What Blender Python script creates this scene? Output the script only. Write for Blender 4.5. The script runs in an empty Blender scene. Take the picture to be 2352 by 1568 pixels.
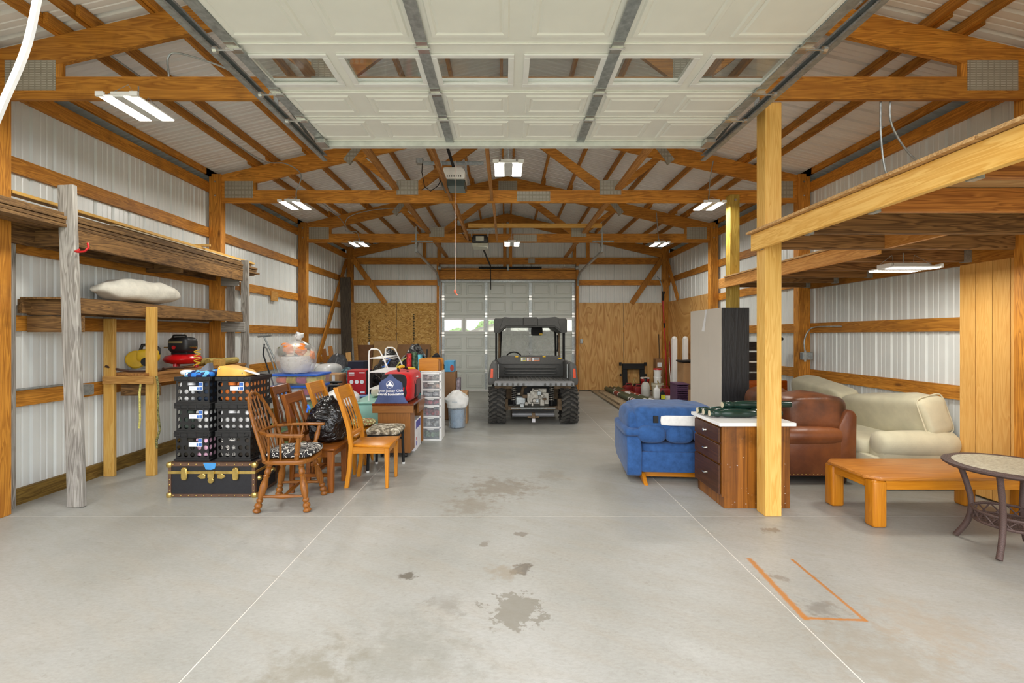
import bpy, bmesh, math, random
from mathutils import Vector, Matrix, noise

# ------------------------------------------------------------------ camera, sky, exposure
S = bpy.context.scene
COL = S.collection
cam_d = bpy.data.cameras.new('camera')
cam_d.sensor_width = 36.0
cam_d.lens = 1080 / 2352 * 36.0
cam_d.shift_x = 15 / 2352
cam_d.shift_y = -14 / 2352
cam_d.clip_start = 0.05
cam_d.clip_end = 400
cam = bpy.data.objects.new('camera', cam_d)
COL.objects.link(cam)
cam.location = (0, 0, 1.52)
cam.rotation_euler = (math.pi / 2, 0, 0)
S.camera = cam

W = bpy.data.worlds.new('sky_world')
S.world = W
W.use_nodes = True
wn = W.node_tree
wn.nodes.clear()
wo = wn.nodes.new('ShaderNodeOutputWorld')
wb = wn.nodes.new('ShaderNodeBackground')
sk = wn.nodes.new('ShaderNodeTexSky')
sk.sky_type = 'NISHITA'
sk.sun_disc = False
sk.sun_elevation = math.radians(48)
sk.sun_rotation = math.radians(200)
sk.air_density = 1.0
sk.dust_density = 4.0
sk.ozone_density = 1.0
wmix = wn.nodes.new('ShaderNodeMixRGB')
wmix.inputs[0].default_value = 0.72
wmix.inputs[2].default_value = (7.2, 7.3, 7.4, 1)
wn.links.new(sk.outputs[0], wmix.inputs[1])
wn.links.new(wmix.outputs[0], wb.inputs[0])
wb.inputs[1].default_value = 0.155
wn.links.new(wb.outputs[0], wo.inputs[0])

S.view_settings.view_transform = 'Standard'
S.view_settings.look = 'None'
S.view_settings.gamma = 1
S.view_settings.use_curve_mapping = False
S.view_settings.exposure = 1.85

R = random.Random(7)

# ------------------------------------------------------------------ mesh builder
class MB:
    def __init__(s):
        s.v = []; s.f = []; s.M = Matrix()
    def at(s, M):
        s.M = M; return s
    def add(s, vs, fs):
        b = len(s.v)
        M = s.M
        s.v += [tuple(M @ Vector(p)) for p in vs]
        s.f += [tuple(b + i for i in f) for f in fs]
        return s
    def box(s, x0, x1, y0, y1, z0, z1):
        return s.add([(x0,y0,z0),(x1,y0,z0),(x1,y1,z0),(x0,y1,z0),(x0,y0,z1),(x1,y0,z1),(x1,y1,z1),(x0,y1,z1)],
                     [(0,3,2,1),(4,5,6,7),(0,1,5,4),(1,2,6,5),(2,3,7,6),(3,0,4,7)])
    def cbox(s, c, d):
        return s.box(c[0]-d[0]/2,c[0]+d[0]/2,c[1]-d[1]/2,c[1]+d[1]/2,c[2]-d[2]/2,c[2]+d[2]/2)
    def prism(s, poly, a, b, axis='y'):
        n = len(poly)
        def P(p, t):
            return {'y': (p[0], t, p[1]), 'x': (t, p[0], p[1]), 'z': (p[0], p[1], t)}[axis]
        vs = [P(p, a) for p in poly] + [P(p, b) for p in poly]
        fs = [tuple(range(n))[::-1], tuple(range(n, 2*n))]
        fs += [(i, (i+1) % n, n + (i+1) % n, n + i) for i in range(n)]
        return s.add(vs, fs)
    def beam(s, p, q, w, h, up=(0,0,1)):
        p = Vector(p); q = Vector(q); d = (q-p).normalized(); up = Vector(up)
        if abs(d.dot(up)) > .99: up = Vector((0,1,0))
        x = d.cross(up).normalized(); u = x.cross(d)
        vs = []
        for o in (p, q):
            for a, b in ((-1,-1),(1,-1),(1,1),(-1,1)):
                vs.append(tuple(o + x*(a*w/2) + u*(b*h/2)))
        return s.add(vs, [(0,1,2,3),(7,6,5,4),(0,4,5,1),(1,5,6,2),(2,6,7,3),(3,7,4,0)])
    def tube(s, pts, r, n=8, closed=False, cap=True):
        pts = [Vector(p) for p in pts]; m = len(pts)
        rs = r if isinstance(r, (list, tuple)) else [r]*m
        vs = []; fs = []; prev = None
        for i, p in enumerate(pts):
            if closed: d = pts[(i+1) % m] - pts[i-1]
            else: d = pts[min(i+1, m-1)] - pts[max(i-1, 0)]
            if d.length < 1e-9: d = Vector((0,0,1))
            d.normalize()
            if prev is None:
                a = Vector((0,0,1)) if abs(d.z) < .9 else Vector((1,0,0))
                x = d.cross(a).normalized()
            else:
                x = (prev - d*prev.dot(d))
                x = x.normalized() if x.length > 1e-6 else d.orthogonal().normalized()
            prev = x; y = d.cross(x)
            for k in range(n):
                t = 2*math.pi*k/n
                vs.append(tuple(p + (x*math.cos(t) + y*math.sin(t))*rs[i]))
        for i in range(m if closed else m-1):
            j = (i+1) % m
            for k in range(n):
                l = (k+1) % n
                fs.append((i*n+k, i*n+l, j*n+l, j*n+k))
        if cap and not closed:
            fs.append(tuple(range(n))[::-1]); fs.append(tuple((m-1)*n+k for k in range(n)))
        return s.add(vs, fs)
    def cyl(s, p, q, r, n=12): return s.tube([p, q], r, n)
    def lathe(s, prof, c=(0,0,0), n=16, axis='z', cap=True):
        vs = []; fs = []; m = len(prof)
        for r, h in prof:
            for k in range(n):
                t = 2*math.pi*k/n; a, b = r*math.cos(t), r*math.sin(t)
                p = {'z': (a,b,h), 'x': (h,a,b), 'y': (b,h,a)}[axis]
                vs.append((c[0]+p[0], c[1]+p[1], c[2]+p[2]))
        for i in range(m-1):
            for k in range(n):
                l = (k+1) % n
                fs.append((i*n+k, i*n+l, (i+1)*n+l, (i+1)*n+k))
        if cap and prof[0][0] > 1e-4: fs.append(tuple(range(n))[::-1])
        if cap and prof[-1][0] > 1e-4: fs.append(tuple((m-1)*n+k for k in range(n)))
        return s.add(vs, fs)
    def turned(s, p, q, prof, n=12):
        p = Vector(p); q = Vector(q)
        return s.tube([p.lerp(q, t) for t, r in prof], [r for t, r in prof], n)
    def sq(s, c, d, e1=.4, e2=.4, nu=28, nv=16, fn=None):
        """superellipsoid of full size d about c; e small = boxy"""
        vs = []; fs = []
        g = lambda x, e: math.copysign(abs(x)**e, x)
        for j in range(nv+1):
            ph = -math.pi/2 + math.pi*j/nv
            for i in range(nu):
                th = 2*math.pi*i/nu
                x = g(math.cos(ph), e1)*g(math.cos(th), e2)
                y = g(math.cos(ph), e1)*g(math.sin(th), e2)
                z = g(math.sin(ph), e1)
                p = Vector((x*d[0]/2, y*d[1]/2, z*d[2]/2))
                if fn: p = Vector(fn(p))
                vs.append(tuple(p + Vector(c)))
        for j in range(nv):
            for i in range(nu):
                k = (i+1) % nu
                fs.append((j*nu+i, j*nu+k, (j+1)*nu+k, (j+1)*nu+i))
        return s.add(vs, fs)

def wrinkle(amp, freq, seed, ridge=False):
    o = Vector((seed*3.1, seed*1.7, seed*2.3))
    def fn(p):
        q = p*freq + o
        n = noise.noise_vector(q)
        if ridge:
            a = 1 - abs(noise.noise(q*1.3))*2.2
            n = n*.4 + p.normalized()*a*.7
        return p + n*amp
    return fn

def mesh_of(name, mb, bevel=0, seg=1, smooth=False):
    me = bpy.data.meshes.new(name)
    me.from_pydata(mb.v, [], mb.f)
    bm = bmesh.new(); bm.from_mesh(me)
    if smooth: bmesh.ops.remove_doubles(bm, verts=bm.verts, dist=1e-5)
    bmesh.ops.recalc_face_normals(bm, faces=bm.faces)
    if bevel:
        es = [e for e in bm.edges if len(e.link_faces) == 2 and e.calc_face_angle(0) > .5]
        bmesh.ops.bevel(bm, geom=es, offset=bevel, segments=seg, affect='EDGES', profile=.5, clamp_overlap=True)
    if smooth or bevel:
        for f in bm.faces: f.smooth = True
    bm.to_mesh(me); bm.free()
    if smooth or bevel:
        try: me.set_sharp_from_angle(angle=math.radians(50 if smooth else 35))
        except Exception: pass
    return me

def tag(o, label=None, cat=None, group=None, kind=None):
    if label: o['label'] = label
    if cat: o['category'] = cat
    if group: o['group'] = group
    if kind: o['kind'] = kind
    return o

def ob(name, mb, mat, parent=None, loc=None, rot=None, bevel=0, seg=1, smooth=False, label=None, cat=None, group=None, kind=None):
    me = mb if isinstance(mb, bpy.types.Mesh) else mesh_of(name, mb, bevel, seg, smooth)
    if mat is not None and len(me.materials) == 0: me.materials.append(mat)
    o = bpy.data.objects.new(name, me)
    COL.objects.link(o)
    if parent: o.parent = parent
    if loc: o.location = loc
    if rot: o.rotation_euler = rot
    return tag(o, label, cat, group, kind)

def thing(name, label, cat, loc=(0,0,0), rz=0, group=None, kind=None, parent=None):
    o = bpy.data.objects.new(name, None)
    o.empty_display_size = .1
    COL.objects.link(o)
    o.location = loc; o.rotation_euler = (0,0,rz)
    if parent: o.parent = parent
    return tag(o, label, cat, group, kind)

def kids(o): return [c for c in COL.objects if c.parent == o]
def copy_tree(o, parent=None, **kw):
    c = o.copy(); COL.objects.link(c); c.parent = parent
    for ch in kids(o): copy_tree(ch, c)
    for k, v in kw.items(): c[k] = v
    return c

def text_mesh(body, size, extrude=.0008, align='CENTER', bold=0.0):
    cu = bpy.data.curves.new('lettering', 'FONT')
    cu.body = body; cu.size = size; cu.extrude = extrude; cu.align_x = align; cu.align_y = 'CENTER'
    cu.offset = bold; cu.resolution_u = 2
    t = bpy.data.objects.new('lettering', cu); COL.objects.link(t)
    me = bpy.data.meshes.new_from_object(t.evaluated_get(bpy.context.evaluated_depsgraph_get()))
    bpy.data.objects.remove(t); bpy.data.curves.remove(cu)
    return me

# ------------------------------------------------------------------ materials
def srgb(r, g, b):
    f = lambda c: (c/255/12.92) if c/255 <= .04045 else ((c/255+.055)/1.055)**2.4
    return (f(r), f(g), f(b), 1)
class NT:
    def __init__(s, name):
        s.m = bpy.data.materials.new(name); s.m.use_nodes = True
        s.t = s.m.node_tree; s.t.nodes.clear()
        s.out = s.t.nodes.new('ShaderNodeOutputMaterial')
        s.b = s.t.nodes.new('ShaderNodeBsdfPrincipled')
        s.t.links.new(s.b.outputs[0], s.out.inputs[0])
        tc = s.t.nodes.new('ShaderNodeTexCoord'); s.obj = tc.outputs['Object']
        s.pos = s.t.nodes.new('ShaderNodeNewGeometry').outputs['Position']
    def n(s, typ, ins=None, **props):
        nd = s.t.nodes.new(typ)
        for k, v in props.items(): setattr(nd, k, v)
        for k, v in (ins or {}).items():
            i = nd.inputs[k]
            if isinstance(v, bpy.types.NodeSocket): s.t.links.new(v, i)
            else: i.default_value = v
        return nd
    def l(s, a, b): s.t.links.new(a, b)
    def map(s, vec, scale): return s.n('ShaderNodeMapping', {'Vector': vec, 'Scale': scale}).outputs[0]
    def noise(s, vec, scale, detail=3, rough=.55, dist=0):
        return s.n('ShaderNodeTexNoise', {'Vector': vec, 'Scale': scale, 'Detail': detail, 'Roughness': rough, 'Distortion': dist}).outputs[0]
    def ramp(s, fac, stops, interp='LINEAR'):
        nd = s.n('ShaderNodeValToRGB', {'Fac': fac}); cr = nd.color_ramp; cr.interpolation = interp
        cr.elements[0].position, cr.elements[0].color = stops[0]
        cr.elements[1].position, cr.elements[1].color = stops[-1]
        for p, c in stops[1:-1]:
            e = cr.elements.new(p); e.color = c
        return nd.outputs[0]
    def mix(s, fac, a, b, mode='MIX'):
        nd = s.n('ShaderNodeMixRGB', {'Fac': fac, 'Color1': a, 'Color2': b}, blend_type=mode); return nd.outputs[0]
    def math(s, op, a, b=0.0, c=0.0):
        nd = s.n('ShaderNodeMath', {0: a, 1: b, 2: c}, operation=op); return nd.outputs[0]
    def bump(s, h, strength=.2, dist=.01):
        nd = s.n('ShaderNodeBump', {'Height': h, 'Strength': strength, 'Distance': dist}); s.l(nd.outputs[0], s.b.inputs['Normal'])
    def rnd(s): return s.n('ShaderNodeObjectInfo').outputs['Random']
    def done(s, col=None, rough=.5, metal=0, spec=.5):
        if col is not None:
            if isinstance(col, bpy.types.NodeSocket): s.l(col, s.b.inputs['Base Color'])
            else: s.b.inputs['Base Color'].default_value = col
        for k, v in (('Roughness', rough), ('Metallic', metal), ('Specular IOR Level', spec)):
            if isinstance(v, bpy.types.NodeSocket): s.l(v, s.b.inputs[k])
            else: s.b.inputs[k].default_value = v
        return s.m
BW = lambda a: (a,a,a,1)
_pl = {}
def plain(name, rgb, rough=.5, metal=0, var=.06, scale=9, bump=0, spec=.5):
    if name in _pl: return _pl[name]
    t = NT(name); c = srgb(*rgb)
    n = t.noise(t.obj, scale, 3)
    a = tuple(min(1, x*(1-var*2)) for x in c[:3]) + (1,); b = tuple(min(1, x*(1+var*2)) for x in c[:3]) + (1,)
    col = t.ramp(n, [(.3, a), (.7, b)])
    if bump: t.bump(t.noise(t.obj, scale*6, 4), bump, .01)
    _pl[name] = t.done(col, rough, metal, spec)
    return _pl[name]
def fabric(name, rgb, var=.12, scale=7, weave=240, bump=.25, rough=.9):
    if name in _pl: return _pl[name]
    t = NT(name); c = srgb(*rgb)
    n = t.noise(t.obj, scale, 4, .6)
    a = tuple(x*(1-var*2) for x in c[:3]) + (1,); b = tuple(min(1, x*(1+var*2)) for x in c[:3]) + (1,)
    col = t.ramp(n, [(.3, a), (.7, b)])
    t.bump(t.noise(t.obj, weave, 2), bump, .003)
    t.b.inputs['Sheen Weight'].default_value = .15
    _pl[name] = t.done(col, rough, 0, .2)
    return _pl[name]
def wood(name, light, dark, axis='z', rough=.5, ring=14, var=.18, knots=True, stain=0.0, contrast=1.0):
    if name in _pl: return _pl[name]
    t = NT(name)
    a = {'x': 0, 'y': 1, 'z': 2}[axis]
    sc = [1, 1, 1]; sc[a] = .07
    r = t.rnd()
    off = t.n('ShaderNodeCombineXYZ', {0: t.math('MULTIPLY', r, 13.0), 1: t.math('MULTIPLY', r, 7.0), 2: t.math('MULTIPLY', r, 29.0)}).outputs[0]
    v = t.n('ShaderNodeVectorMath', {0: t.obj, 1: off}, operation='ADD').outputs[0]
    vm = t.map(v, sc)
    d = t.noise(vm, 5, 3, .6)
    g = t.noise(vm, ring, 2, .5, 1.2)
    rings = t.math('FRACT', t.math('MULTIPLY', g, 7.0))
    rings = t.math('SMOOTH_MIN', rings, t.math('MULTIPLY', t.math('SUBTRACT', 1.0, rings), 3.0), .2)
    fine = t.noise(t.map(v, [90 if i != a else 2.5 for i in range(3)]), 1, 2)
    f = t.math('MULTIPLY_ADD', rings, .45*contrast, t.math('MULTIPLY', fine, .35))
    f = t.math('ADD', f, t.math('MULTIPLY', d, .35))
    col = t.ramp(f, [(.30, srgb(*dark)), (.75, srgb(*light))])
    if knots:
        sk_ = [3.2, 3.2, 3.2]; sk_[a] = 1.1
        vo = t.n('ShaderNodeTexVoronoi', {'Vector': t.map(v, sk_), 'Scale': 1.0}).outputs['Distance']
        kn = t.ramp(vo, [(.035, BW(1)), (.085, BW(0))])
        col = t.mix(t.math('MULTIPLY', kn, .75), col, srgb(dark[0]*.5, dark[1]*.42, dark[2]*.4))
    if stain:
        st = t.ramp(t.noise(v, 3.1, 5, .65), [(.52, BW(0)), (.72, BW(1))])
        col = t.mix(t.math('MULTIPLY', st, stain), col, srgb(dark[0]*.45, dark[1]*.45, dark[2]*.5))
    hsv = t.n('ShaderNodeHueSaturation', {'Color': col, 'Value': t.math('MULTIPLY_ADD', r, var*2, 1-var)})
    t.bump(f, .12, .004)
    _pl[name] = t.done(hsv.outputs[0], rough, 0, .35)
    return _pl[name]

def timber(axis): return wood('timber_'+axis, (212,146,56), (156,96,28), axis, .55, stain=.35)
def dark_timber(axis): return wood('old_timber_'+axis, (150,112,66), (82,58,34), axis, .75, stain=.5)
def pine(axis): return wood('new_pine_'+axis, (238,196,112), (212,158,70), axis, .5, contrast=.8)
def weathered(axis): return wood('weathered_'+axis, (176,172,164), (116,110,102), axis, .85, stain=.3)
def orange_oak(axis): return wood('orange_oak_'+axis, (218,150,42), (180,110,20), axis, .3, knots=False, var=.06, contrast=.35)
def dark_oak(axis): return wood('dark_oak_'+axis, (178,106,34), (112,60,16), axis, .3, knots=False, var=.06, contrast=.4)
def walnut(axis): return wood('brown_wood_'+axis, (168,112,58), (130,84,40), axis, .35, knots=False, var=.05, contrast=.4)

def sheet_metal():
    t = NT('white_sheet_metal')
    n = t.noise(t.pos, 1.3, 3)
    col = t.ramp(n, [(.3, srgb(218,222,220)), (.7, srgb(232,235,232))])
    return t.done(col, .33, 0, .5)
M_SHEET = sheet_metal()
M_ROOF = plain('roof_sheet_metal', (240,240,238), .24, 0, .02, 1.5, 0, .7)
M_GALV = plain('galvanized_steel', (164,170,170), .36, .5, .12, 30)
M_PLATE = None
def plate_mat():
    t = NT('punched_nail_plate')
    br = t.n('ShaderNodeTexBrick', {'Vector': t.map(t.n('ShaderNodeVectorRotate', {'Vector': t.obj, 'Angle': math.pi/2}, rotation_type='X_AXIS').outputs[0], (1,1,1)), 'Color1': BW(1), 'Color2': BW(.8), 'Mortar': BW(0), 'Scale': 1.0, 'Mortar Size': .006, 'Brick Width': .05, 'Row Height': .02})
    br.offset = 0
    col = t.mix(br.outputs[0], srgb(128,122,106), srgb(206,204,192))
    return t.done(t.mix(t.noise(t.obj, 14, 4), col, srgb(176,172,158)), .45, .25)
M_PLATE = plate_mat()
M_BLACK = plain('black_plastic', (30,30,31), .42, 0, .1, 14)
M_MBLACK = plain('matte_black', (16,16,17), .7)
M_WHITE = plain('white_plastic', (236,237,235), .4, 0, .02)
M_WPAINT = plain('white_door_paint', (240,241,234), .32, 0, .02, 3)
M_CHROME = plain('bright_zinc', (205,205,200), .25, .9, .05, 20)
M_BRASS = plain('polished_brass', (214,186,110), .25, .9, .1, 18)
M_CARD = plain('brown_cardboard', (178,140,98), .85, 0, .06, 4)
M_CARD2 = plain('dark_cardboard', (140,104,70), .85, 0, .06, 4)
M_RED = plain('red_plastic', (190,24,28), .35)
M_YEL = plain('yellow_plastic', (232,190,40), .45)
M_BLUE = plain('blue_plastic', (44,98,196), .4)

def glass(name, tint=(1,1,1), gloss=.08, alpha=.92, grough=.04, dirt=0.0, dirtcol=(220,220,215)):
    t = NT(name)
    tr = t.n('ShaderNodeBsdfTransparent', {'Color': (*tint, 1)})
    gl = t.n('ShaderNodeBsdfGlossy', {'Roughness': grough, 'Color': BW(.95)})
    fr = t.n('ShaderNodeLayerWeight', {'Blend': .5})
    mx = t.n('ShaderNodeMixShader', {0: t.math('MULTIPLY_ADD', t.math('POWER', fr.outputs[1], 4.0), .5, gloss), 1: tr.outputs[0], 2: gl.outputs[0]})
    o = mx.outputs[0]
    if dirt:
        df = t.n('ShaderNodeBsdfDiffuse', {'Color': srgb(*dirtcol)})
        f = t.math('MULTIPLY', t.noise(t.obj, 6, 5, .7), dirt*2)
        o = t.n('ShaderNodeMixShader', {0: f, 1: o, 2: df.outputs[0]}).outputs[0]
    t.l(o, t.out.inputs[0])
    return t.m
M_GLASS = glass('window_glass', (.93,.95,.94), .05, dirt=.05)
M_DIRTY = glass('dusty_windshield', (.9,.92,.92), .05, dirt=.34)
M_FILM = glass('clear_plastic_bag', (.97,.97,.97), .06, grough=.3, dirt=.22, dirtcol=(240,240,240))
M_CLEAR = glass('clear_plastic_tub', (.95,.96,.97), .05, dirt=.13, dirtcol=(225,232,240))

def lit(name, rgb, strength):
    t = NT(name); e = t.n('ShaderNodeEmission', {'Color': srgb(*rgb), 'Strength': strength})
    t.l(e.outputs[0], t.out.inputs[0]); return t.m
# ------------------------------------------------------------------ the building shell
XL, XR, XC, YB = -4.41, 4.53, 0.05, 13.02      # inner faces of the sheet metal, ridge, back wall
def ztop(x): return 4.88 - .232*abs(x - XC)     # top of the truss top chords

def concrete():
    t = NT('stained_concrete')
    sep = t.n('ShaderNodeSeparateXYZ', {0: t.pos})
    X, Y = sep.outputs[0], sep.outputs[1]
    warp = t.noise(t.pos, 5, 4, .6)
    warp2 = t.noise(t.pos, 11, 5, .65)
    big = t.noise(t.pos, .7, 4, .6)
    swirl = t.noise(t.map(t.n('ShaderNodeVectorRotate', {'Vector': t.pos, 'Angle': .5}, rotation_type='Z_AXIS').outputs[0], (1.2, 5, 1)), 1.6, 5, .65, .6)
    col = t.ramp(big, [(.3, srgb(138,139,132)), (.7, srgb(168,169,166))])
    col = t.mix(t.ramp(swirl, [(.45, BW(0)), (.75, BW(.55))]), col, srgb(150,142,126))
    col = t.mix(t.math('MULTIPLY', t.noise(t.pos, 55, 4, .7), .35), col, srgb(190,189,184))
    near = t.ramp(t.math('MULTIPLY_ADD', warp, 2.0, t.math('MULTIPLY', Y, -.6)), [(.0, BW(0)), (.35, BW(.4))])
    col = t.mix(t.math('MULTIPLY', near, t.noise(t.pos, 9, 5, .75)), col, srgb(120,116,98))
    spk = t.ramp(t.noise(t.pos, 13, 5, .8), [(.58, BW(0)), (.74, BW(.5))])
    col = t.mix(spk, col, srgb(118,114,98))
    fine_ = t.ramp(t.noise(t.map(t.pos, (1, 2.2, 1)), 28, 6, .75, .4), [(.42, BW(.0)), (.68, BW(.34))])
    col = t.mix(fine_, col, srgb(126,124,112))
    def blob(x, y, r, c, k, soft=.35, sx=1.0):
        dx = t.math('MULTIPLY', t.math('SUBTRACT', X, x), sx); dy = t.math('SUBTRACT', Y, y)
        d = t.math('SQRT', t.math('ADD', t.math('MULTIPLY', dx, dx), t.math('MULTIPLY', dy, dy)))
        d = t.math('MULTIPLY_ADD', t.math('SUBTRACT', warp2, .5), r*3.6, d)
        f = t.ramp(t.math('DIVIDE', d, r), [(1-soft, BW(k)), (1.0, BW(0))])
        return t.mix(f, col, srgb(*c))
    for a in ((.10,3.05,.085,(96,88,76),.85), (.0,3.03,.12,(140,130,112),.6,.6), (-.61,2.97,.06,(92,86,74),.85), (.06,2.6,.15,(118,114,102),.75,.12),
              (2.06,3.67,.055,(116,106,96),.7,.4,.6), (-.5,2.2,.42,(120,119,106),.34,.85), (-.33,2.66,.12,(128,124,114),.5,.8), (-.05,4.7,.35,(120,108,90),.6,.6,.8),
              (-.3,4.2,.28,(124,112,94),.45,.7), (.5,5.1,.22,(130,120,104),.4,.7), (1.75,2.62,.10,(112,106,98),.6,.6), (1.8,2.2,.34,(140,130,112),.5,.8), (.12,3.6,.05,(110,100,86),.7),
              (2.2,2.45,.32,(156,142,122),.5,.8), (-.15,3.42,.05,(110,100,84),.6), (.3,9.2,.9,(112,106,96),.5,.7), (-.9,2.1,.25,(122,116,98),.5,.8), (1.72,2.95,.05,(120,110,98),.6)):
        col = blob(*a)
    for (ax, ay, bx, by, w) in ((1.66,3.2,1.61,2.52,.016), (1.945,3.19,1.92,2.51,.009), (1.61,2.53,1.92,2.51,.009)):
        L = math.hypot(bx-ax, by-ay); ux, uy = (bx-ax)/L, (by-ay)/L
        px = t.math('SUBTRACT', X, ax); py = t.math('SUBTRACT', Y, ay)
        s = t.math('MULTIPLY_ADD', px, ux, t.math('MULTIPLY', py, uy))
        p = t.math('ABSOLUTE', t.math('MULTIPLY_ADD', px, -uy, t.math('MULTIPLY', py, ux)))
        p = t.math('MULTIPLY_ADD', t.math('SUBTRACT', t.noise(t.pos, 30, 3), .5), w*1.6, p)
        inn = t.math('MULTIPLY', t.math('GREATER_THAN', s, -.01), t.math('LESS_THAN', s, L+.01))
        f = t.math('MULTIPLY', t.ramp(t.math('DIVIDE', p, w*1.6), [(.4, BW(.9)), (1, BW(0))]), inn)
        col = t.mix(f, col, srgb(176,112,38))
    t.bump(t.noise(t.pos, 60, 5), .08, .004)
    rough = t.ramp(swirl, [(.3, BW(.34)), (.7, BW(.52))])
    return t.done(col, rough, 0, .5)
M_CONC = concrete()
M_JOINT = plain('joint_dust', (206,202,194), .9)

fl = ob('floor', MB().box(XL-.05, XR+.05, .8, YB+.1, -.12, -.0015), M_JOINT, label='concrete slab floor with pale saw cut control joints', cat='floor', kind='structure')
xs = [XL-.05, -1.43, 1.57, XR+.05]; ys = [.8, .98, 3.955, 6.985, 9.98, YB+.1]
for i in range(3):
    for j in range(5):
        g = .0042
        ob('slab', MB().box(xs[i]+g, xs[i+1]-g, ys[j]+g, ys[j+1]-g, -.1, 0), M_CONC, fl)

def ribs(u0, u1):
    out = [(u0, 0)]; p = .2286
    k = math.floor(u0/p)
    while k*p < u1:
        for a, d in ((0,0),(.012,1),(.034,1),(.046,0),(.10,0),(.106,.22),(.116,.22),(.122,0),(.162,0),(.168,.22),(.178,.22),(.184,0)):
            u = k*p + a
            if u0 < u < u1: out.append((u, d*.019))
        k += 1
    out.append((u1, 0)); return out
def sheet(prof, lo, hi, place):
    mb = MB(); n = len(prof); vs = []
    for u, d in prof: vs += [place(u, lo(u), d), place(u, hi(u), d)]
    return mb.add(vs, [(2*i, 2*i+2, 2*i+3, 2*i+1) for i in range(n-1)])

def setting(name, mb, m, label, cat): return ob(name, mb, m, label=label, cat=cat, kind='structure')
wl = setting('wall_left', sheet(ribs(.8, YB+.05), lambda u: .0, lambda u: 3.70, lambda u, v, d: (XL-d, u, v)), M_SHEET, 'white ribbed sheet metal wall behind the lumber rack', 'wall')
wr = setting('wall_right', sheet(ribs(.8, YB+.05), lambda u: .0, lambda u: 3.70, lambda u, v, d: (XR+d, u, v)), M_SHEET, 'white ribbed sheet metal wall behind the beige sofa', 'wall')
bx0, bx1, bz = -1.78, 1.93, 3.03
bw = MB()
for (u0, u1, lo) in ((XL, bx0, 0), (bx0, bx1, bz), (bx1, XR, 0)):
    s_ = sheet(ribs(u0, u1), lambda u: lo, lambda u: ztop(u)+.10, lambda u, v, d: (u, YB+d, v))
    bw.add(s_.v, s_.f)
wb_ = setting('wall_back', bw, M_SHEET, 'white ribbed metal gable wall around the far overhead door', 'wall')

ce = ob('ceiling', MB().box(XC-.12, XC+.12, .5, 13.4, 5.0, 5.02), M_ROOF, label='white ribbed metal roof on timber trusses and purlins', cat='roof', kind='structure')
for sgn in (-1, 1):
    ob('roof_sheet', sheet(ribs(.5, 13.4), lambda u: 0.0, lambda u: 4.95, lambda u, v, d: (XC+sgn*v, u, 4.88-.232*v+.092+d*1.4)), M_ROOF, ce)
    xw = (XR + .03) if sgn > 0 else (XL - .03)
    ob('soffit_blackout', MB().box(min(xw+sgn*.30, xw+sgn*.34), max(xw+sgn*.30, xw+sgn*.34), .6, 13.2, 3.6, 3.92).box(min(xw, xw+sgn*.34), max(xw, xw+sgn*.34), .6, 13.2, 3.6, 3.62).box(min(xw, xw+sgn*.34), max(xw, xw+sgn*.34), 13.05, 13.2, 3.6, 4.0).box(min(xw, xw+sgn*.34), max(xw, xw+sgn*.34), .6, .75, 3.6, 4.0), M_MBLACK, ce)  # black soffit and fascia with end caps, added to keep daylight out of the eave gap
# purlins
PUR = [.10, .75, 1.31, 1.88, 2.42, 2.96, 3.49, 3.75, 4.40]
TR = [.86, 3.92, 6.97, 9.95, 12.97]
for sgn in (-1, 1):
    for k, d in enumerate(PUR):
        for j in range(4):
            x = XC + sgn*d + ((.021 if j % 2 else -.021) if k not in (0, 8) else 0)
            z = ztop(x)
            ob('purlin', MB().box(x-.019, x+.019, TR[j]-.16, TR[j+1]+.16, z+.001, z+.089), timber('y'), ce)

# walls: girts, posts, splash boards
for nm, wall, sg, x0 in (('l', wl, -1, XL), ('r', wr, 1, XR)):
    for z in (.88, 1.56, 2.26, 2.97, 3.64):
        ob('girt', MB().box(*sorted((x0, x0-sg*.04)), .86, 12.95, z, z+.14), timber('y'), wall)
    for y in TR:
        a, b = sorted((x0-sg*.041, x0-sg*.215))
        ob('post', MB().box(a, b, y-.085+.04, y+.075, 0, 3.9 if 1 < y < 12 else 3.95), timber('z'), wall, bevel=.004)
        if 1 < y < 12:
            for z in (3.58, 3.78):
                ob('bolt', MB().lathe([(0, 0), (.014, .002), (.014, .012), (0, .014)], (x0-sg*.14, y-.062, z), 8, 'y'), M_CHROME, wall)
bl = setting('baseboard_left', MB().box(XL, XL+.045, .86, 12.95, 0, .14), wood('splash_board', (150,120,56), (100,74,26), 'y', .7), 'greenish treated splash board at foot of left wall', 'baseboard')
br = setting('baseboard_right', MB().box(XR-.045, XR, .86, 12.95, 0, .14), wood('splash_board', (150,120,56), (100,74,26), 'y', .7), 'greenish treated splash board at foot of right wall', 'baseboard')

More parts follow.
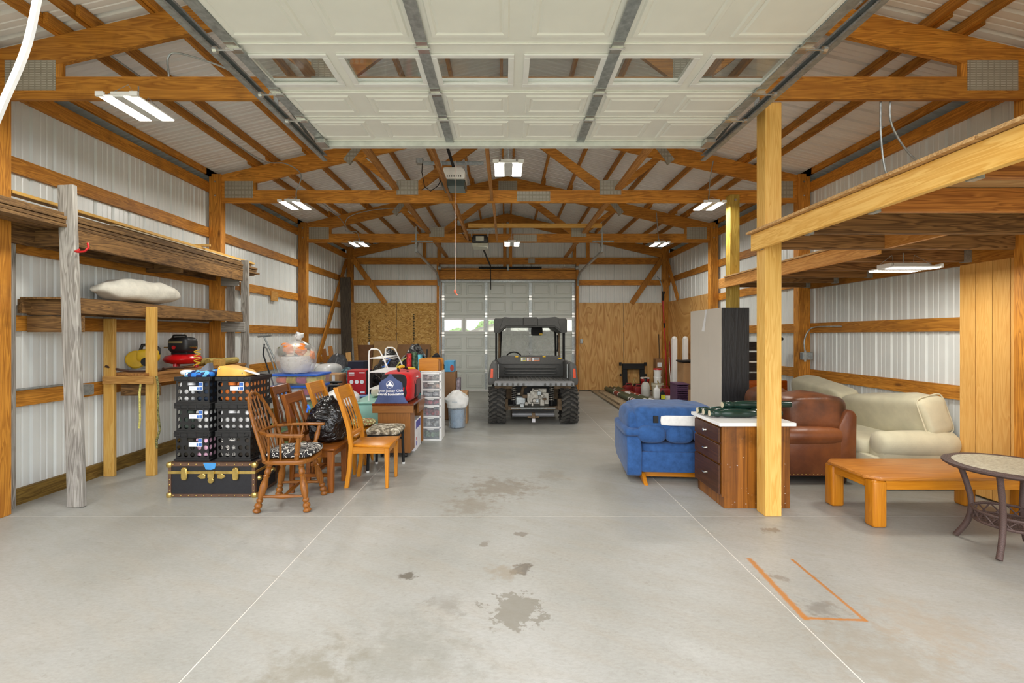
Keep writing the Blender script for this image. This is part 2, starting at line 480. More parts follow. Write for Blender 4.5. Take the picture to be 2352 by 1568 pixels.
# trusses
def truss(y, gable=False):
    t = thing('truss', None, None, parent=ce)
    th = .04
    ob('bottom_chord', MB().box(XL+.06, XR-.06, y-th/2, y+th/2, 3.48, 3.665), timber('x'), t)
    for sg in (-1, 1):
        xe = XC + sg*4.40
        ob('top_chord', MB().prism([(XC, 4.88), (xe, ztop(xe)), (xe, ztop(xe)-.235), (XC, 4.88-.235)], y-th/2-.001, y+th/2+.001), timber('x'), t)
        if gable: continue
        A = (XC + sg*1.5, 3.66); B = (XC + sg*2.28, ztop(XC+sg*2.28)-.20); C = (XC + sg*.06, 4.62)
        ob('web', MB().beam((A[0]+sg*.05, y+.001, A[1]-.02), (B[0], y+.001, B[1]+.05), .036, .092), timber('x'), t)
        ob('web', MB().beam((A[0]-sg*.05, y-.001, A[1]-.02), (C[0], y-.001, C[1]+.05), .036, .13), timber('x'), t)
        for yy in (y-.024, y+.021):
            ob('nail_plate', MB().box(A[0]-.16, A[0]+.16, yy, yy+.003, 3.60, 3.81), M_PLATE, t)
            ob('nail_plate', MB().box(*sorted((xe+(-sg)*.20, xe-sg*.62)), yy, yy+.003, 3.55, 3.80), M_PLATE, t)
            m = Matrix.Translation((B[0], 0, B[1]+.09)) @ Matrix.Rotation(sg*.9, 4, 'Y')
            ob('nail_plate', MB().at(m).box(-.20, .20, yy, yy+.003, -.06, .06), M_PLATE, t)
    if not gable:
        for yy in (y-.024, y+.021):
            ob('nail_plate', MB().box(XC-.2, XC+.2, yy, yy+.003, 4.55, 4.78), M_PLATE, t)
            ob('nail_plate', MB().box(.17, .66, yy, yy+.003, 3.50, 3.65), M_PLATE, t)
        for sg in (-1, 1):
            xb = XC+sg*3.76
            ob('heel_block', MB().box(xb-.026, xb+.026, y-.018, y+.018, 3.66, ztop(xb)-.2), timber('z'), t)
    return t
for y in TR: truss(y, y > 12 or y < 1)
# longitudinal braces on the bottom chords
for x in (-1.62, 1.66): ob('lateral_brace', MB().box(x-.045, x+.045, 1.0, 12.95, 3.668, 3.706), pine('y') if False else wood('brown_brace', (206,150,84), (160,106,50), 'y', .6), ce)
for x in (-.80, -.20):
    for (a, b, dx) in ((4.6, 6.945, 0), (6.995, 9.925, .02)):
        ob('opener_brace', MB().box(x+dx-.019, x+dx+.019, a, b, 3.50, 3.589), wood('brown_brace', (206,150,84), (160,106,50), 'y', .6), ce)
ob('cross_board', MB().box(-.76, 1.97, 9.58, 9.62, 3.715, 3.80), pine('x'), ce)

# back wall timber
def osb():
    t = NT('oriented_strand_board')
    v = t.n('ShaderNodeTexVoronoi', {'Vector': t.map(t.n('ShaderNodeVectorMath', {0: t.obj, 1: t.n('ShaderNodeVectorMath', {0: t.n('ShaderNodeTexNoise', {'Vector': t.obj, 'Scale': 6.0}).outputs[1], 3: .25}, operation='SCALE').outputs[0]}, operation='ADD').outputs[0], (20, 20, 44)), 'Scale': 1.0}).outputs['Color']
    s = t.n('ShaderNodeSeparateXYZ', {0: v})
    col = t.ramp(s.outputs[0], [(.0, srgb(146,102,42)), (.25, srgb(178,134,60)), (.7, srgb(196,152,78)), (1, srgb(212,174,104))])
    col = t.mix(t.ramp(t.noise(t.obj, 8, 5, .7), [(.62, BW(0)), (.7, BW(.7))]), col, srgb(92,60,24))
    return t.done(col, .7)
def plywood():
    t = NT('plywood_sheet')
    v = t.map(t.obj, (3.4, 1, .55))
    g = t.noise(v, .8, 2, .45, 1.6)
    r = t.math('FRACT', t.math('MULTIPLY', g, 9.0))
    col = t.ramp(r, [(.0, srgb(196,148,84)), (.6, srgb(216,172,108)), (.85, srgb(178,126,64)), (1, srgb(198,150,86))])
    col = t.mix(t.ramp(t.noise(t.obj, 2.2, 3), [(.4, BW(0)), (.7, BW(.35))]), col, srgb(186,136,72))
    return t.done(col, .6)
M_OSB, M_PLY = osb(), plywood()
for x in (-4.30, -2.99): ob('strand_board', MB().box(x+.003, x+(1.30 if x < -4 else 1.10), 12.918, 12.93, .02, 2.42), M_OSB, wb_)
for x in (2.02, 3.24): ob('plywood_sheet', MB().box(x+.003, x+1.215 if x < 3 else 4.30, 12.918, 12.93, .02, 2.42), M_PLY, wb_)
ob('plywood_sheet', MB().box(4.455, 4.47, 10.25, 12.86, .15, 2.44), M_PLY, wr)
for (x0, x1) in ((XL, -1.86), (2.0, XR)):
    for z in (.7, 1.6, 2.90): ob('girt', MB().box(x0, x1, 12.93, 12.975, z, z+.14), timber('x'), wb_)
ob('header', MB().box(-1.86, 2.0, 12.90, 12.975, 3.06, 3.30), timber('x'), wb_)
ob('header', MB().box(-1.86, 2.0, 12.90, 12.975, 3.31, 3.40), timber('x'), wb_)
for x in (-1.88, 1.94): ob('door_jamb', MB().box(x, x+.06, 12.86, 13.0, 0, 3.5), timber('z'), wb_)
for x, z0 in ((-.02, 3.40), (.14, 3.40), (-1.83, 3.66), (1.90, 3.66), (-2.23, 3.66), (2.27, 3.66)):
    ob('gable_stud', MB().box(x-.045, x+.045, 12.935, 12.99, z0, ztop(x)-.15), timber('z'), wb_)
ob('diagonal_brace', MB().beam((-4.18, 12.88, 3.62), (-3.32, 12.88, 2.36), .036, .14, (0,1,0)).v and MB().beam((-4.18, 12.89, 3.62), (-3.30, 12.89, 2.40), .14, .036, (0,1,0)), timber('z'), wb_)
ob('diagonal_brace', MB().beam((4.30, 12.89, 3.62), (3.46, 12.89, 2.40), .14, .036, (0,1,0)), timber('z'), wb_)
ob('diagonal_brace', MB().beam((-4.33, 12.8, 3.55), (-4.28, 10.35, .45), .036, .14), timber('z'), wl)
ob('diagonal_brace', MB().beam((4.40, 12.8, 3.55), (4.40, 12.0, 2.45), .036, .13), timber('z'), wr)
for i, (x, z) in enumerate(((.72, 3.57),)): ob('nail_plate', MB().box(x-.09, x+.09, 12.94, 12.945, z-.07, z+.07), M_PLATE, wb_)
for (a_, b_, c_, d_) in ((-1.95,-1.70,0,3.2),(1.85,2.1,0,3.2),(-1.95,2.1,2.98,3.2)): ob('door_light_stop', MB().box(a_,b_,13.05,13.08,c_,d_), timber('z'), wb_)  # unseen boards added outside to block sky light around the door edges
# printed lettering stripes down the strand boards
inkm = plain('board_ink', (46,42,22), .8)
for xx, z0, z1 in ((-3.74, 1.35, 1.96), (-2.52, 1.35, 2.10)):
    mb = MB(); r = random.Random(int(xx*-100)); z = z0
    while z < z1:
        h = r.uniform(.015, .05); w = r.uniform(.03, .07)
        mb.box(xx-w/2, xx+w/2, 12.914, 12.918, z, z+h*.6); z += h
    ob('board_stamp', mb, inkm, wb_)
ob('wall_outlet', MB().box(-3.78, -3.72, 12.90, 12.918, 1.22, 1.34), M_WHITE, wb_, bevel=.004)
ob('wall_outlet', MB().box(2.05, 2.12, 12.89, 12.918, 1.30, 1.42), M_GALV, wb_, bevel=.004)

# ------------------------------------------------------------------ overhead doors
def panel_mesh(w, h):
    mb = MB(); rs = [(w/2, h/2, 0), (w/2-.010, h/2-.010, .011), (w/2-.032, h/2-.032, .011), (w/2-.045, h/2-.045, .002), (w/2-.06, h/2-.06, .011)]
    vs = []
    for a, b, d in rs: vs += [(-a,-d,-b), (a,-d,-b), (a,-d,b), (-a,-d,b)]
    fs = []
    for i in range(len(rs)-1):
        for k in range(4): fs.append((i*4+k, i*4+(k+1) % 4, (i+1)*4+(k+1) % 4, (i+1)*4+k))
    n = (len(rs)-1)*4; fs.append((n, n+1, n+2, n+3))
    return mesh_of('panel', mb.add(vs, fs))
def door(label, cols, sections, winsec, width, paint, tracks):
    """built standing: x across, y depth (inner face at y=0 towards -y), z up from the bottom edge"""
    t = thing(name=label[0], label=label[1], cat='garage door', kind='structure')
    z = 0; cw = width/cols; x0 = -width/2; pms = {}
    hinge = mesh_of('hinge', MB().box(-.035,.035,-.022,-.016,-.06,.06).tube([(-.05,-.026,0),(.05,-.026,0)], .009, 6))
    ws = glass('door_pane', (.84,.86,.84), .03, dirt=.05) if winsec >= 0 else None
    for i, h in enumerate(sections):
        sec = thing('section', None, None, (0,0,z), parent=t)
        if i == winsec:
            a, b = .09, h-.12; mb = MB()
            mb.box(x0, -x0, 0, .04, 0, a).box(x0, -x0, 0, .04, b, h-.006)
            for c in range(cols+1):
                xx = x0 + c*cw
                mb.box(max(x0, xx-.06), min(-x0, xx+.06), 0.0005, .04, a, b)
            mb.box(x0, -x0, .015, .035, h-.006, h+.004)
            ob('section_skin', mb, paint, sec)
            for c in range(cols):
                xx = x0 + (c+.5)*cw; w2 = cw/2-.06
                fr = MB()
                for (p, q, r, s) in ((-w2-.028, w2+.028, a-.028, a+.012), (-w2-.028, w2+.028, b-.012, b+.028), (-w2-.028, -w2+.012, a+.012, b-.012), (w2-.012, w2+.028, a+.012, b-.012)):
                    fr.box(xx+p, xx+q, -.012, .0, r, s)
                ob('window_frame', fr, M_WHITE, sec, bevel=.003)
                ob('pane', MB().box(xx-w2, xx+w2, .015, .02, a, b), ws, sec)
        else:
            ob('section_skin', MB().box(x0, -x0, 0, .04, 0, h-.006).box(x0, -x0, -.012, 0, h-.035, h-.012).box(x0, -x0, -.008, 0, .006, .022).box(x0, -x0, .015, .035, h-.006, h+.004), paint, sec, bevel=.003)
            key = round(h, 3)
            if key not in pms: pms[key] = panel_mesh(cw-.13, h-.15)
            for c in range(cols): ob('panel', pms[key], paint, sec, (x0+(c+.5)*cw, 0, h/2))
        for k, sx in enumerate((x0+.035, -width/6, width/6, -x0-.035)):
            st = MB().box(sx-.036, sx+.036, -.018, -.0085, .0, h-.006)
            so = ob('stile', st, M_GALV, sec)
            for zz in (h*.25, h*.5, h*.75): ob('dimple', MB().lathe([(.011, 0), (.008, -.003), (0, -.004)], (sx, -.018, zz), 8, 'y'), M_GALV, so) if False else None
            if i > 0:
                ob('hinge', hinge, M_CHROME, sec, (sx, 0, 0))
                if k in (0, 3):
                    sg = -1 if k == 0 else 1
                    ob('roller', MB().tube([(sx, -.035, .0), (sx+sg*.13, -.035, 0)], .006, 6).lathe([(.006, -.012), (.022, -.012), (.022, .012), (.006, .012)], (sx+sg*.115, -.035, 0), 10, 'x'), M_CHROME, sec)
        z += h
    return t
bd = door(('door_2', 'closed grey panelled overhead door in the far gable wall'), 6, [.53,.53,.48,.53,.475,.475], 3, 3.66, plain('grey_door_paint', (202,207,200), .4, 0, .02, 2), None)
bd.location = (.075, 12.99, .01)
ob('bottom_seal', MB().box(-1.83, 1.83, -.03, .04, -.012, .02), M_WHITE, bd)
ob('top_strut', MB().box(-1.83, 1.83, -.07, -.02, 2.97, 3.02), M_GALV, bd)

# open front door: leaf lies flat under the trusses, bottom edge deepest in the room
fd = door(('door_1', 'open white panelled overhead door lying flat under the trusses'), 6, [.48,.43,.55,.55,.55,.50], 2, 3.66, M_WPAINT, None)
fd.location = (.09, 4.41, 3.345)
fd.rotation_euler = (math.radians(90), 0, 0)
ob('bottom_seal', MB().box(-1.83, 1.83, -.05, .04, -.06, .0), plain('door_seal', (214,218,212), .5), fd)
for sx in (-1.79, 1.79): ob('corner_bracket', MB().box(sx-.045, sx+.045, -.06, -.02, -.02, .11), M_CHROME, fd, bevel=.004)
def track(name, x, y0, y1, z, sg, parent, near_up=False):
    mb = MB()
    prof = [(-.028, .028), (-.028, -.028), (.028, -.028), (.028, .028)]
    mb.box(x-.003+sg*.03, x+.003+sg*.03, y0, y1, z-.03, z+.03)
    mb.box(*sorted((x-sg*.012, x+sg*.03)), y0, y1, z-.033, z-.027).box(*sorted((x-sg*.012, x+sg*.03)), y0, y1, z+.027, z+.033)
    mb.box(*sorted((x-sg*.015, x-sg*.011)), y0, y1, z-.033, z-.018).box(*sorted((x-sg*.015, x-sg*.011)), y0, y1, z+.018, z+.033)
    mb.box(*sorted((x+sg*.03, x+sg*.07)), y0, y1, z+.03, z+.036)
    return ob(name, mb, M_GALV, parent)
tr1 = thing('trim_1', 'galvanized ceiling tracks of the open front overhead door', 'door track', kind='structure')
for x, sg in ((-1.89, -1), (2.07, 1)):
    track('track', x, .9, 4.95, 3.385, sg, tr1)
    ob('hanger_strap', MB().box(x-.02, x+.02, 4.70, 4.704, 3.41, 3.60).beam((x, 4.68, 3.42), (x+.0, 3.95, 3.52), .03, .004), M_GALV, tr1)
    ob('hanger_strap', MB().box(x-.02, x+.02, 3.90-.03, 3.90-.026, 3.41, 3.62), M_GALV, tr1)
tr2 = thing('trim_2', 'galvanized tracks and spring shaft of the far overhead door', 'door track', kind='structure')
for x, sg in ((-1.83, -1), (1.98, 1)):
    mb = MB()
    pts = [(x, 12.9, 0.05), (x, 12.9, 2.75)] + [(x, 12.9-.45*(1-math.cos(a)), 2.75+.45*math.sin(a)) for a in [i*math.pi/16 for i in range(1, 9)]] + [(x, 9.62, 3.24)]
    for p, q in zip(pts, pts[1:]): mb.beam(p, q, .05, .035, (0, -1, 0.3))
    ob('track', mb, M_GALV, tr2)
    ob('hanger_strap', MB().beam((x, 9.62, 3.25), (x, 9.62, 3.75), .03, .004, (0,1,0)).beam((x-.15, 9.9, 3.50), (x+.3, 9.9, 3.50), .03, .03).beam((x, 9.64, 3.26), (x, 9.9, 3.5), .025, .004), M_GALV, tr2)
ob('spring_shaft', MB().tube([(-1.80, 12.80, 3.36), (1.95, 12.80, 3.36)], .013, 8), M_CHROME, tr2)
ob('torsion_spring', MB().lathe([(.03 + (.006 if i % 2 else 0), -.8 + i*.028) for i in range(62)], (.075, 12.80, 3.36), 10, 'x'), M_MBLACK, tr2)
for x in (-1.79, .07, 1.94): ob('bearing_plate', MB().box(x-.03, x+.03, 12.76, 12.90, 3.29, 3.42) if x == .07 else MB().lathe([(0, -.04), (.06, -.04), (.05, 0), (.06, .04), (0, .04)], (x, 12.80, 3.36), 12, 'x'), M_GALV, tr2)

# right wall plank cladding beside the first post
for k in range(4):
    ob('plank', MB().box(4.44, 4.48, 3.98+k*.155, 3.98+k*.155+.15, .02, 2.24), wood('patched_plank', (228,184,110), (204,150,76), 'z', .5, contrast=.6), wr)
# ------------------------------------------------------------------ left side: lumber rack and bench
rk = thing('lumber_rack', 'two tier lumber rack of rough beams with leaning grey post', 'rack', (-4.1, 5.2, 0))
def rp(name, mb, m, parent=None, **k):
    o = ob(name, mb, m, **k); par = parent or rk
    o.parent = par; o.matrix_parent_inverse = Matrix.Translation(par.location).inverted(); return o
def place(par, name, mb, m, **k):           # a part given in world coordinates under an unrotated thing
    o = ob(name, mb, m, **k); o.parent = par
    o.matrix_parent_inverse = Matrix.Translation(par.location).inverted(); return o
rp('post', MB().beam((-3.80, 4.17, 0), (-3.915, 4.20, 2.86), .145, .045, (0,1,0)), weathered('z'), bevel=.006)
rp('post', MB().box(-3.93, -3.82, 6.98, 7.02, 0, 2.64), weathered('z'), bevel=.004)
rp('post', MB().box(-4.36, -4.31, 4.0, 4.14, 0, 2.5), weathered('z'))
rp('post', MB().box(-4.19, -4.08, 7.06, 7.10, 0, 2.3), weathered('z'))
rp('shelf_beam', MB().box(-3.935, -3.893, 4.21, 6.97, 1.72, 1.845), dark_timber('y'), bevel=.004)
rp('shelf_beam', MB().box(-4.36, -4.32, 4.2, 6.97, 1.72, 1.845), dark_timber('y'))
for y, z, x1 in ((4.28, 1.705, -3.94), (4.28, 1.55, -3.86), (6.93, 1.57, -3.85), (4.26, 2.33, -3.93), (5.7, 2.285, -3.93), (6.93, 2.25, -3.94)):
    rp('cross_piece', MB().box(-4.36, x1, y, y+.04, z, z+.145), dark_timber('x') if y != 6.93 else weathered('x'), bevel=.004)
for y, z in ((4.27, 1.71), (4.25, 2.36)): rp('cleat', MB().box(-3.965, -3.925, y-.03, y+.015, z, z+.13), pine('z'))
for k in range(3): rp('deck_board', MB().box(-4.34+k*.15, -4.2+k*.15, 4.2, 6.95, 1.846, 1.864), dark_timber('y'))
rp('shelf_beam', MB().box(-3.935, -3.893, 4.21, 6.97, 2.325, 2.475), dark_timber('y'), bevel=.004)
rp('shelf_beam', MB().box(-4.30, -4.26, 3.2, 6.97, 2.325, 2.475), dark_timber('y'))
r = random.Random(3)
G_B = 'boards piled on the upper tier of the lumber rack'
LAY = ('lowest', 'second', 'third', 'top'); ROW = ('aisle side', 'middle', 'wall side')
for k in range(12):
    l, q = k//3, k % 3
    x = (-3.955, -4.10, -4.25)[q] + r.uniform(-.02,.02) + (.0 if q else (.01,-.02,.015,-.035)[l]); w = r.uniform(.11,.135); h = .03
    y0, y1 = r.uniform(3.1,3.4), 7.15 + r.uniform(.0,.5); z = 2.477 + l*.0345
    ob('board', MB().box(x-w/2, x+w/2, y0, y1, z, z+h), dark_timber('y') if k % 3 else wood('umber_board', (136,104,64), (76,54,32), 'y', .75, stain=.5), bevel=.003, label=f'rough brown board, {ROW[q]} of the {LAY[l]} layer on the upper rack', cat='board', group=G_B)
def loose(name, p, q, w, h, m, label, up=(0,0,1)):
    ob(name, MB().beam(p, q, w, h, up), m, bevel=.003, label=label, cat='board')
loose('board', (-4.26, 4.02, 2.75), (-4.02, 7.45, 2.655), .10, .03, pine('y'), 'yellow new pine board lying on top of the lumber pile')
loose('board', (-4.10, 4.9, 2.668), (-4.02, 7.3, 2.644), .08, .014, wood('pale_lath', (226,214,190), (190,174,140), 'y', .7), 'pale thin lath on the lumber pile beside the pine board')
loose('board', (-4.30, 5.3, 2.70), (-4.22, 7.2, 2.655), .14, .03, dark_timber('y'), 'dark splintered board at the wall side of the lumber pile')
loose('board', (-4.30, 6.2, 2.70), (-3.98, 6.35, 2.735), .05, .03, pine('x'), 'short yellow stick laid across the lumber pile')
hk = MB().tube([(-3.78,4.17,2.28),(-3.77,4.12,2.255),(-3.72,4.09,2.245),(-3.66,4.09,2.25),(-3.635,4.10,2.285),(-3.65,4.11,2.325)], .009, 8)
ob('utility_hook', hk, M_RED, smooth=True, label='red rubber coated hook screwed into the grey post', cat='hook')

wbk = thing('workbench', 'rough plywood bench on yellow posts under the lumber rack', 'bench', (-4.1, 6.0, 0))
place(wbk, 'post', MB().box(-4.33, -4.22, 5.06, 5.105, 0, 1.70), pine('z'), bevel=.004)
place(wbk, 'post', MB().box(-3.90, -3.80, 5.09, 5.14, 0, 1.83), pine('z'), bevel=.004)
place(wbk, 'cross_piece', MB().box(-4.32, -3.78, 5.035, 5.058, 1.0, 1.08), wood('raw_stud', (196,150,84), (150,104,50), 'x', .7), bevel=.003)
place(wbk, 'cross_piece', MB().box(-4.21, -3.79, 5.142, 5.18, .86, .985), weathered('x') if False else dark_timber('x'), bevel=.003)
place(wbk, 'front_beam', MB().box(-3.90, -3.86, 5.15, 6.97, .99, 1.083), wood('raw_ply_edge', (190,138,78), (140,92,44), 'y', .7), bevel=.004)
place(wbk, 'bench_top', MB().prism([(-4.34,5.12),(-3.86,5.03),(-3.83,5.6),(-3.84,6.97),(-4.34,6.97)], 1.085, 1.11, 'z'), wood('raw_ply_edge', (190,138,78), (140,92,44), 'y', .7))
place(wbk, 'back_rail', MB().box(-4.36, -4.33, 5.12, 6.97, .99, 1.083), dark_timber('y'))

ob('feed_sack', MB().sq((0,0,0), (.40,1.02,.29), .8, .6, 48, 26, lambda p: wrinkle(.03, 7, 4)(Vector((p.x*(1-.25*abs(p.y/.49)**3), p.y, p.z*(1-.45*abs(p.y/.49)**4) - (.0 if p.z > 0 else p.z*.25))))),
   plain('woven_white_sack', (226,222,208), .7, 0, .05, 12, .3), loc=(-4.11, 5.28, 1.985), rot=(0,0,-.12), smooth=True, label='full white woven feed sack lying on the middle rack shelf', cat='sack')

# electrical box and conduit on the left wall
eb = thing('outlet_box', 'steel outlet box with round socket on the left wall girt', 'outlet', (-4.33, 4.86, .96))
ob('box', MB().box(-.03,.03,-.10,.06,-.055,.055), M_GALV, eb, bevel=.006)
ob('socket', MB().lathe([(0,-.012),(.03,-.012),(.03,.0)], (.0,-.10,0), 14, 'y').lathe([(.045,0),(.045,.012)], (.0,-.102,0), 14, 'y'), M_BLACK, eb)
ob('conduit', MB().tube([(-4.35, 2.5, 1.035), (-4.35, 4.6, 1.035), (-4.345, 4.76, 1.01), (-4.34, 4.80, .975)], .011, 8), M_GALV, smooth=True, label='grey metal conduit running along the left wall girt', cat='conduit')
for y, z in ((8.75, 2.2), (7.75, 2.22)): ob('nailer_block', MB().box(XL+.041, XL+.06, y, y+.25, z-.03, z+.15), wood('ply_scrap', (206,158,86), (168,116,52), 'y', .6), wl)

# compressor
cp = thing('air_compressor', 'red pancake air compressor with black motor on the bench', 'compressor', (-4.08, 5.95, 1.11))
ob('tank', MB().lathe([(0,.05),(.12,.052),(.19,.075),(.21,.11),(.19,.15),(.12,.172),(0,.175)], n=28), plain('red_enamel', (196,18,22), .28), cp, smooth=True)
mt = ob('motor_cover', MB().sq((0,0,.29), (.28,.24,.20), .5, .5, 28, 16), M_BLACK, cp, smooth=True)
ob('vent', MB().box(-.09,.07,-.128,-.10,.315,.335), plain('label_tan', (150,136,90), .5), mt)
ob('gauge', MB().lathe([(.0,-.012),(.022,-.012),(.022,0)], (-.03,-.12,.26), 12, 'y'), M_RED, mt)
ob('handle', MB().tube([(-.10,-.05,.37),(-.08,-.05,.41),(.06,-.05,.41),(.10,-.05,.36)], .014, 8), M_BLACK, cp, smooth=True)
ob('pump_base', MB().box(-.10,.10,-.08,.08,.16,.22), M_MBLACK, cp, bevel=.01)
for a in (.5, 2.6, 4.7): ob('foot', MB().lathe([(.02,0),(.025,.01),(.02,.06)], (.14*math.cos(a), .14*math.sin(a), 0), 10), M_RED, cp)
ob('fitting', MB().tube([(.13,-.06,.26),(.22,-.07,.26)], .011, 8).tube([(-.13,-.06,.26),(-.19,-.07,.26)], .007, 8), M_BRASS, cp)
ob('coiled_hose', MB().tube([(.24+.035*math.cos(a), -.09+.035*math.sin(a), .24-.009*a) for a in [i*.35 for i in range(66)]], .0055, 6), M_YEL, cp, smooth=True)
# saw, strap, logs
sw = thing('power_saw', 'yellow and black corded power saw on the bench', 'saw', (-4.20, 5.50, 1.115), .4)
ob('body', MB().sq((.02,0,.17), (.22,.15,.15), .5, .6, 20, 12), M_YEL, sw, smooth=True)
ob('motor', MB().lathe([(.0,-.1),(.05,-.1),(.055,.08),(.04,.11),(0,.11)], (.02,0,.10), 14, 'y'), M_MBLACK, sw)
ob('guard', MB().lathe([(0,-.014),(.09,-.014),(.105,0),(.09,.014),(0,.014)], (-.10,0,.125), 20, 'y'), M_YEL, sw)
ob('handle', MB().tube([(-.06,0,.22),(-.04,0,.29),(.06,0,.30),(.12,0,.25),(.12,0,.18)], .019, 8), M_BLACK, sw, smooth=True)
ob('shoe', MB().box(-.18,.18,-.07,.07,0,.012), M_GALV, sw)
ob('leather_strap', MB().tube([(-4.30,5.05,1.19),(-4.22,5.10,1.155),(-4.12,5.15,1.128),(-4.0,5.2,1.125),(-3.93,5.32,1.126),(-3.98,5.5,1.128),(-4.0,5.62,1.135),(-3.92,5.72,1.128),(-3.95,5.55,1.14),(-3.93,5.4,1.14)], .014, 6), plain('brown_strap_leather', (66,42,28), .7), smooth=True, label='brown leather strap curling off the bench edge', cat='strap')
for k, (x, y, l) in enumerate(((-4.02,6.35,.30),(-4.13,6.32,.36),(-3.93,6.5,.36))):
    ob('post_offcut', MB().lathe([(0,0),(.045,0),(.047,.02),(.047,l),(.0,l)], (x, y, 1.158), 14, 'y'), wood('treated_round', (186,166,96), (132,112,54), 'y', .7), smooth=True, label=('middle','wall side','aisle side')[k] + ' short round post offcut lying on the bench', cat='log', group='post offcuts on the bench')
ob('log_block', MB().box(-3.92,-3.82,6.30,6.42,1.111,1.20), pine('y'), bevel=.005, label='small square yellow wood block at the bench end', cat='block')
def rope(pts, r, m, label, cat='rope'): return ob('rope', MB().tube(pts, r, 6), m, smooth=True, label=label, cat=cat)
rope([(-3.935,5.08,1.06),(-3.945,5.07,.9),(-3.94,5.07,.62),(-3.95,5.07,.52)], .010, plain('yellow_rope', (214,206,120), .9, 0, .2, 60), 'pale yellow rope hanging left of the bench post')
rope([(-3.775,5.09,1.08),(-3.75,5.08,.95),(-3.755,5.08,.7),(-3.735,5.08,.5),(-3.77,5.08,.38),(-3.765,5.08,.3)], .011, plain('black_yellow_rope', (120,116,70), .9, 0, .6, 70), 'black and yellow braided rope hanging right of the bench post')

# ------------------------------------------------------------------ trunk and crates
tk = thing('footlocker', 'black footlocker trunk with brass latches under the crates', 'trunk', (-2.755, 4.62, 0))
tw, td, thh = .81, .42, .325
M_TRUNK = plain('black_trunk_vinyl', (26,27,32), .55, 0, .1, 40, .15)
M_TRIM = plain('brown_vulcan_trim', (92,66,48), .55, 0, .12, 20)
ob('body', MB().box(-tw/2,tw/2,-td/2,td/2,.008,.235), M_TRUNK, tk, bevel=.004)
ob('lid', MB().box(-tw/2,tw/2,-td/2,td/2,.24,thh), M_TRUNK, tk, bevel=.004)
yf = -td/2
for z0, z1 in ((.006,.034), (.295,.327)):
    ob('edge_trim', MB().box(-tw/2-.003,tw/2+.003,yf-.004,yf+.03,z0,z1).box(tw/2-.03,tw/2+.004,yf,td/2+.003,z0,z1).box(-tw/2-.004,-tw/2+.03,yf,td/2+.003,z0,z1), M_TRIM, tk)
for x in (-tw/2-.003, tw/2-.027): ob('edge_trim', MB().box(x,x+.03,yf-.004,yf+.03,.034,.295), M_TRIM, tk)
ob('edge_trim', MB().box(tw/2-.03,tw/2+.004,td/2-.03,td/2+.003,.034,.295), M_TRIM, tk)
ob('brass_valance', MB().box(-tw/2-.004,tw/2+.004,yf-.006,yf,.222,.25).box(tw/2,tw/2+.005,yf,td/2,.222,.25), M_BRASS, tk, bevel=.003)
stud = mesh_of('stud', MB().lathe([(.006,0),(.004,-.003),(0,-.004)], n=8, axis='y'))
for i in range(11):
    for z in (.02, .312): ob('stud', stud, M_BRASS, tk, (-.36+i*.072, yf-.004, z))
for z in (.07,.12,.17): [ob('stud', stud, M_BRASS, tk, (x, yf-.004, z)) for x in (-tw/2+.012, tw/2-.012)]
for x in (-tw/2, tw/2):
    for z in (.022, .305):
        ob('corner_cap', MB().sq((x*.985,yf+.01,z), (.055,.05,.055), .6, .6, 12, 8), M_BRASS, tk, smooth=True)
for x in (-.25, .23):
    ob('draw_latch', MB().prism([(x-.028,.19),(x-.02,.165),(x+.02,.165),(x+.028,.19),(x+.028,.27),(x+.018,.285),(x-.018,.285),(x-.028,.27)], yf-.024, yf), M_BRASS, tk, bevel=.006)
lk = ob('lock', MB().box(-.03,.03,yf-.02,yf,.185,.255).lathe([(.0,-.022),(.028,-.022),(.028,0)], (0,yf,.165), 16, 'y'), M_BRASS, tk, bevel=.003)
for sg in (-1, 1): ob('hasp_plate', MB().prism([(sg*.055,.178),(sg*.055,.222),(sg*.10,.226),(sg*.135,.2),(sg*.10,.174)], yf-.01, yf), M_BRASS, lk, bevel=.004)
ob('painter_tape', MB().prism([(-.075,.327),(-.05,.265),(0.0,.262),(.035,.275),(.045,.327)], yf-.009, yf-.0065), plain('blue_tape', (70,150,214), .6), tk)
ob('side_handle', MB().tube([(tw/2+.006,-.12,.165),(tw/2+.03,-.08,.16),(tw/2+.03,.08,.16),(tw/2+.006,.12,.165)], .011, 8), M_BLACK, tk, smooth=True)
for y in (-.13, .13): ob('handle_boss', MB().lathe([(0,.022),(.022,.018),(.03,0)], (tw/2,y,.165), 12, 'x'), M_BRASS, tk)

def holed(mb, P, w, h, nx, ny, r, skip, th):
    """wall with round holes; P(u,v,d) places a point"""
    cw, ch = w/nx, h/ny; N = 12
    for j in range(ny):
        for i in range(nx):
            cx, cy = (i+.5)*cw - w/2, (j+.5)*ch
            if (i, j) in skip: continue
            if False:
                vs = [P(cx+a*cw/2, cy+b*ch/2, d) for d in (0, th) for a, b in ((-1,-1),(1,-1),(1,1),(-1,1))]
                mb.add(vs, [(0,1,2,3),(7,6,5,4)]); continue
            vs = []
            for d in (0, th):
                for k in range(N):
                    t = 2*math.pi*k/N + math.pi/4; c, s = math.cos(t), math.sin(t); q = max(abs(c), abs(s))
                    vs.append(P(cx + c/q*cw/2, cy + s/q*ch/2, d)); vs.append(P(cx + c*r, cy + s*r, d))
            fs = []
            for k in range(N):
                l = (k+1) % N
                fs += [(2*k,2*l,2*l+1,2*k+1), (2*N+2*k,2*N+2*k+1,2*N+2*l+1,2*N+2*l), (2*k+1,2*l+1,2*N+2*l+1,2*N+2*k+1)]
            mb.add(vs, fs)
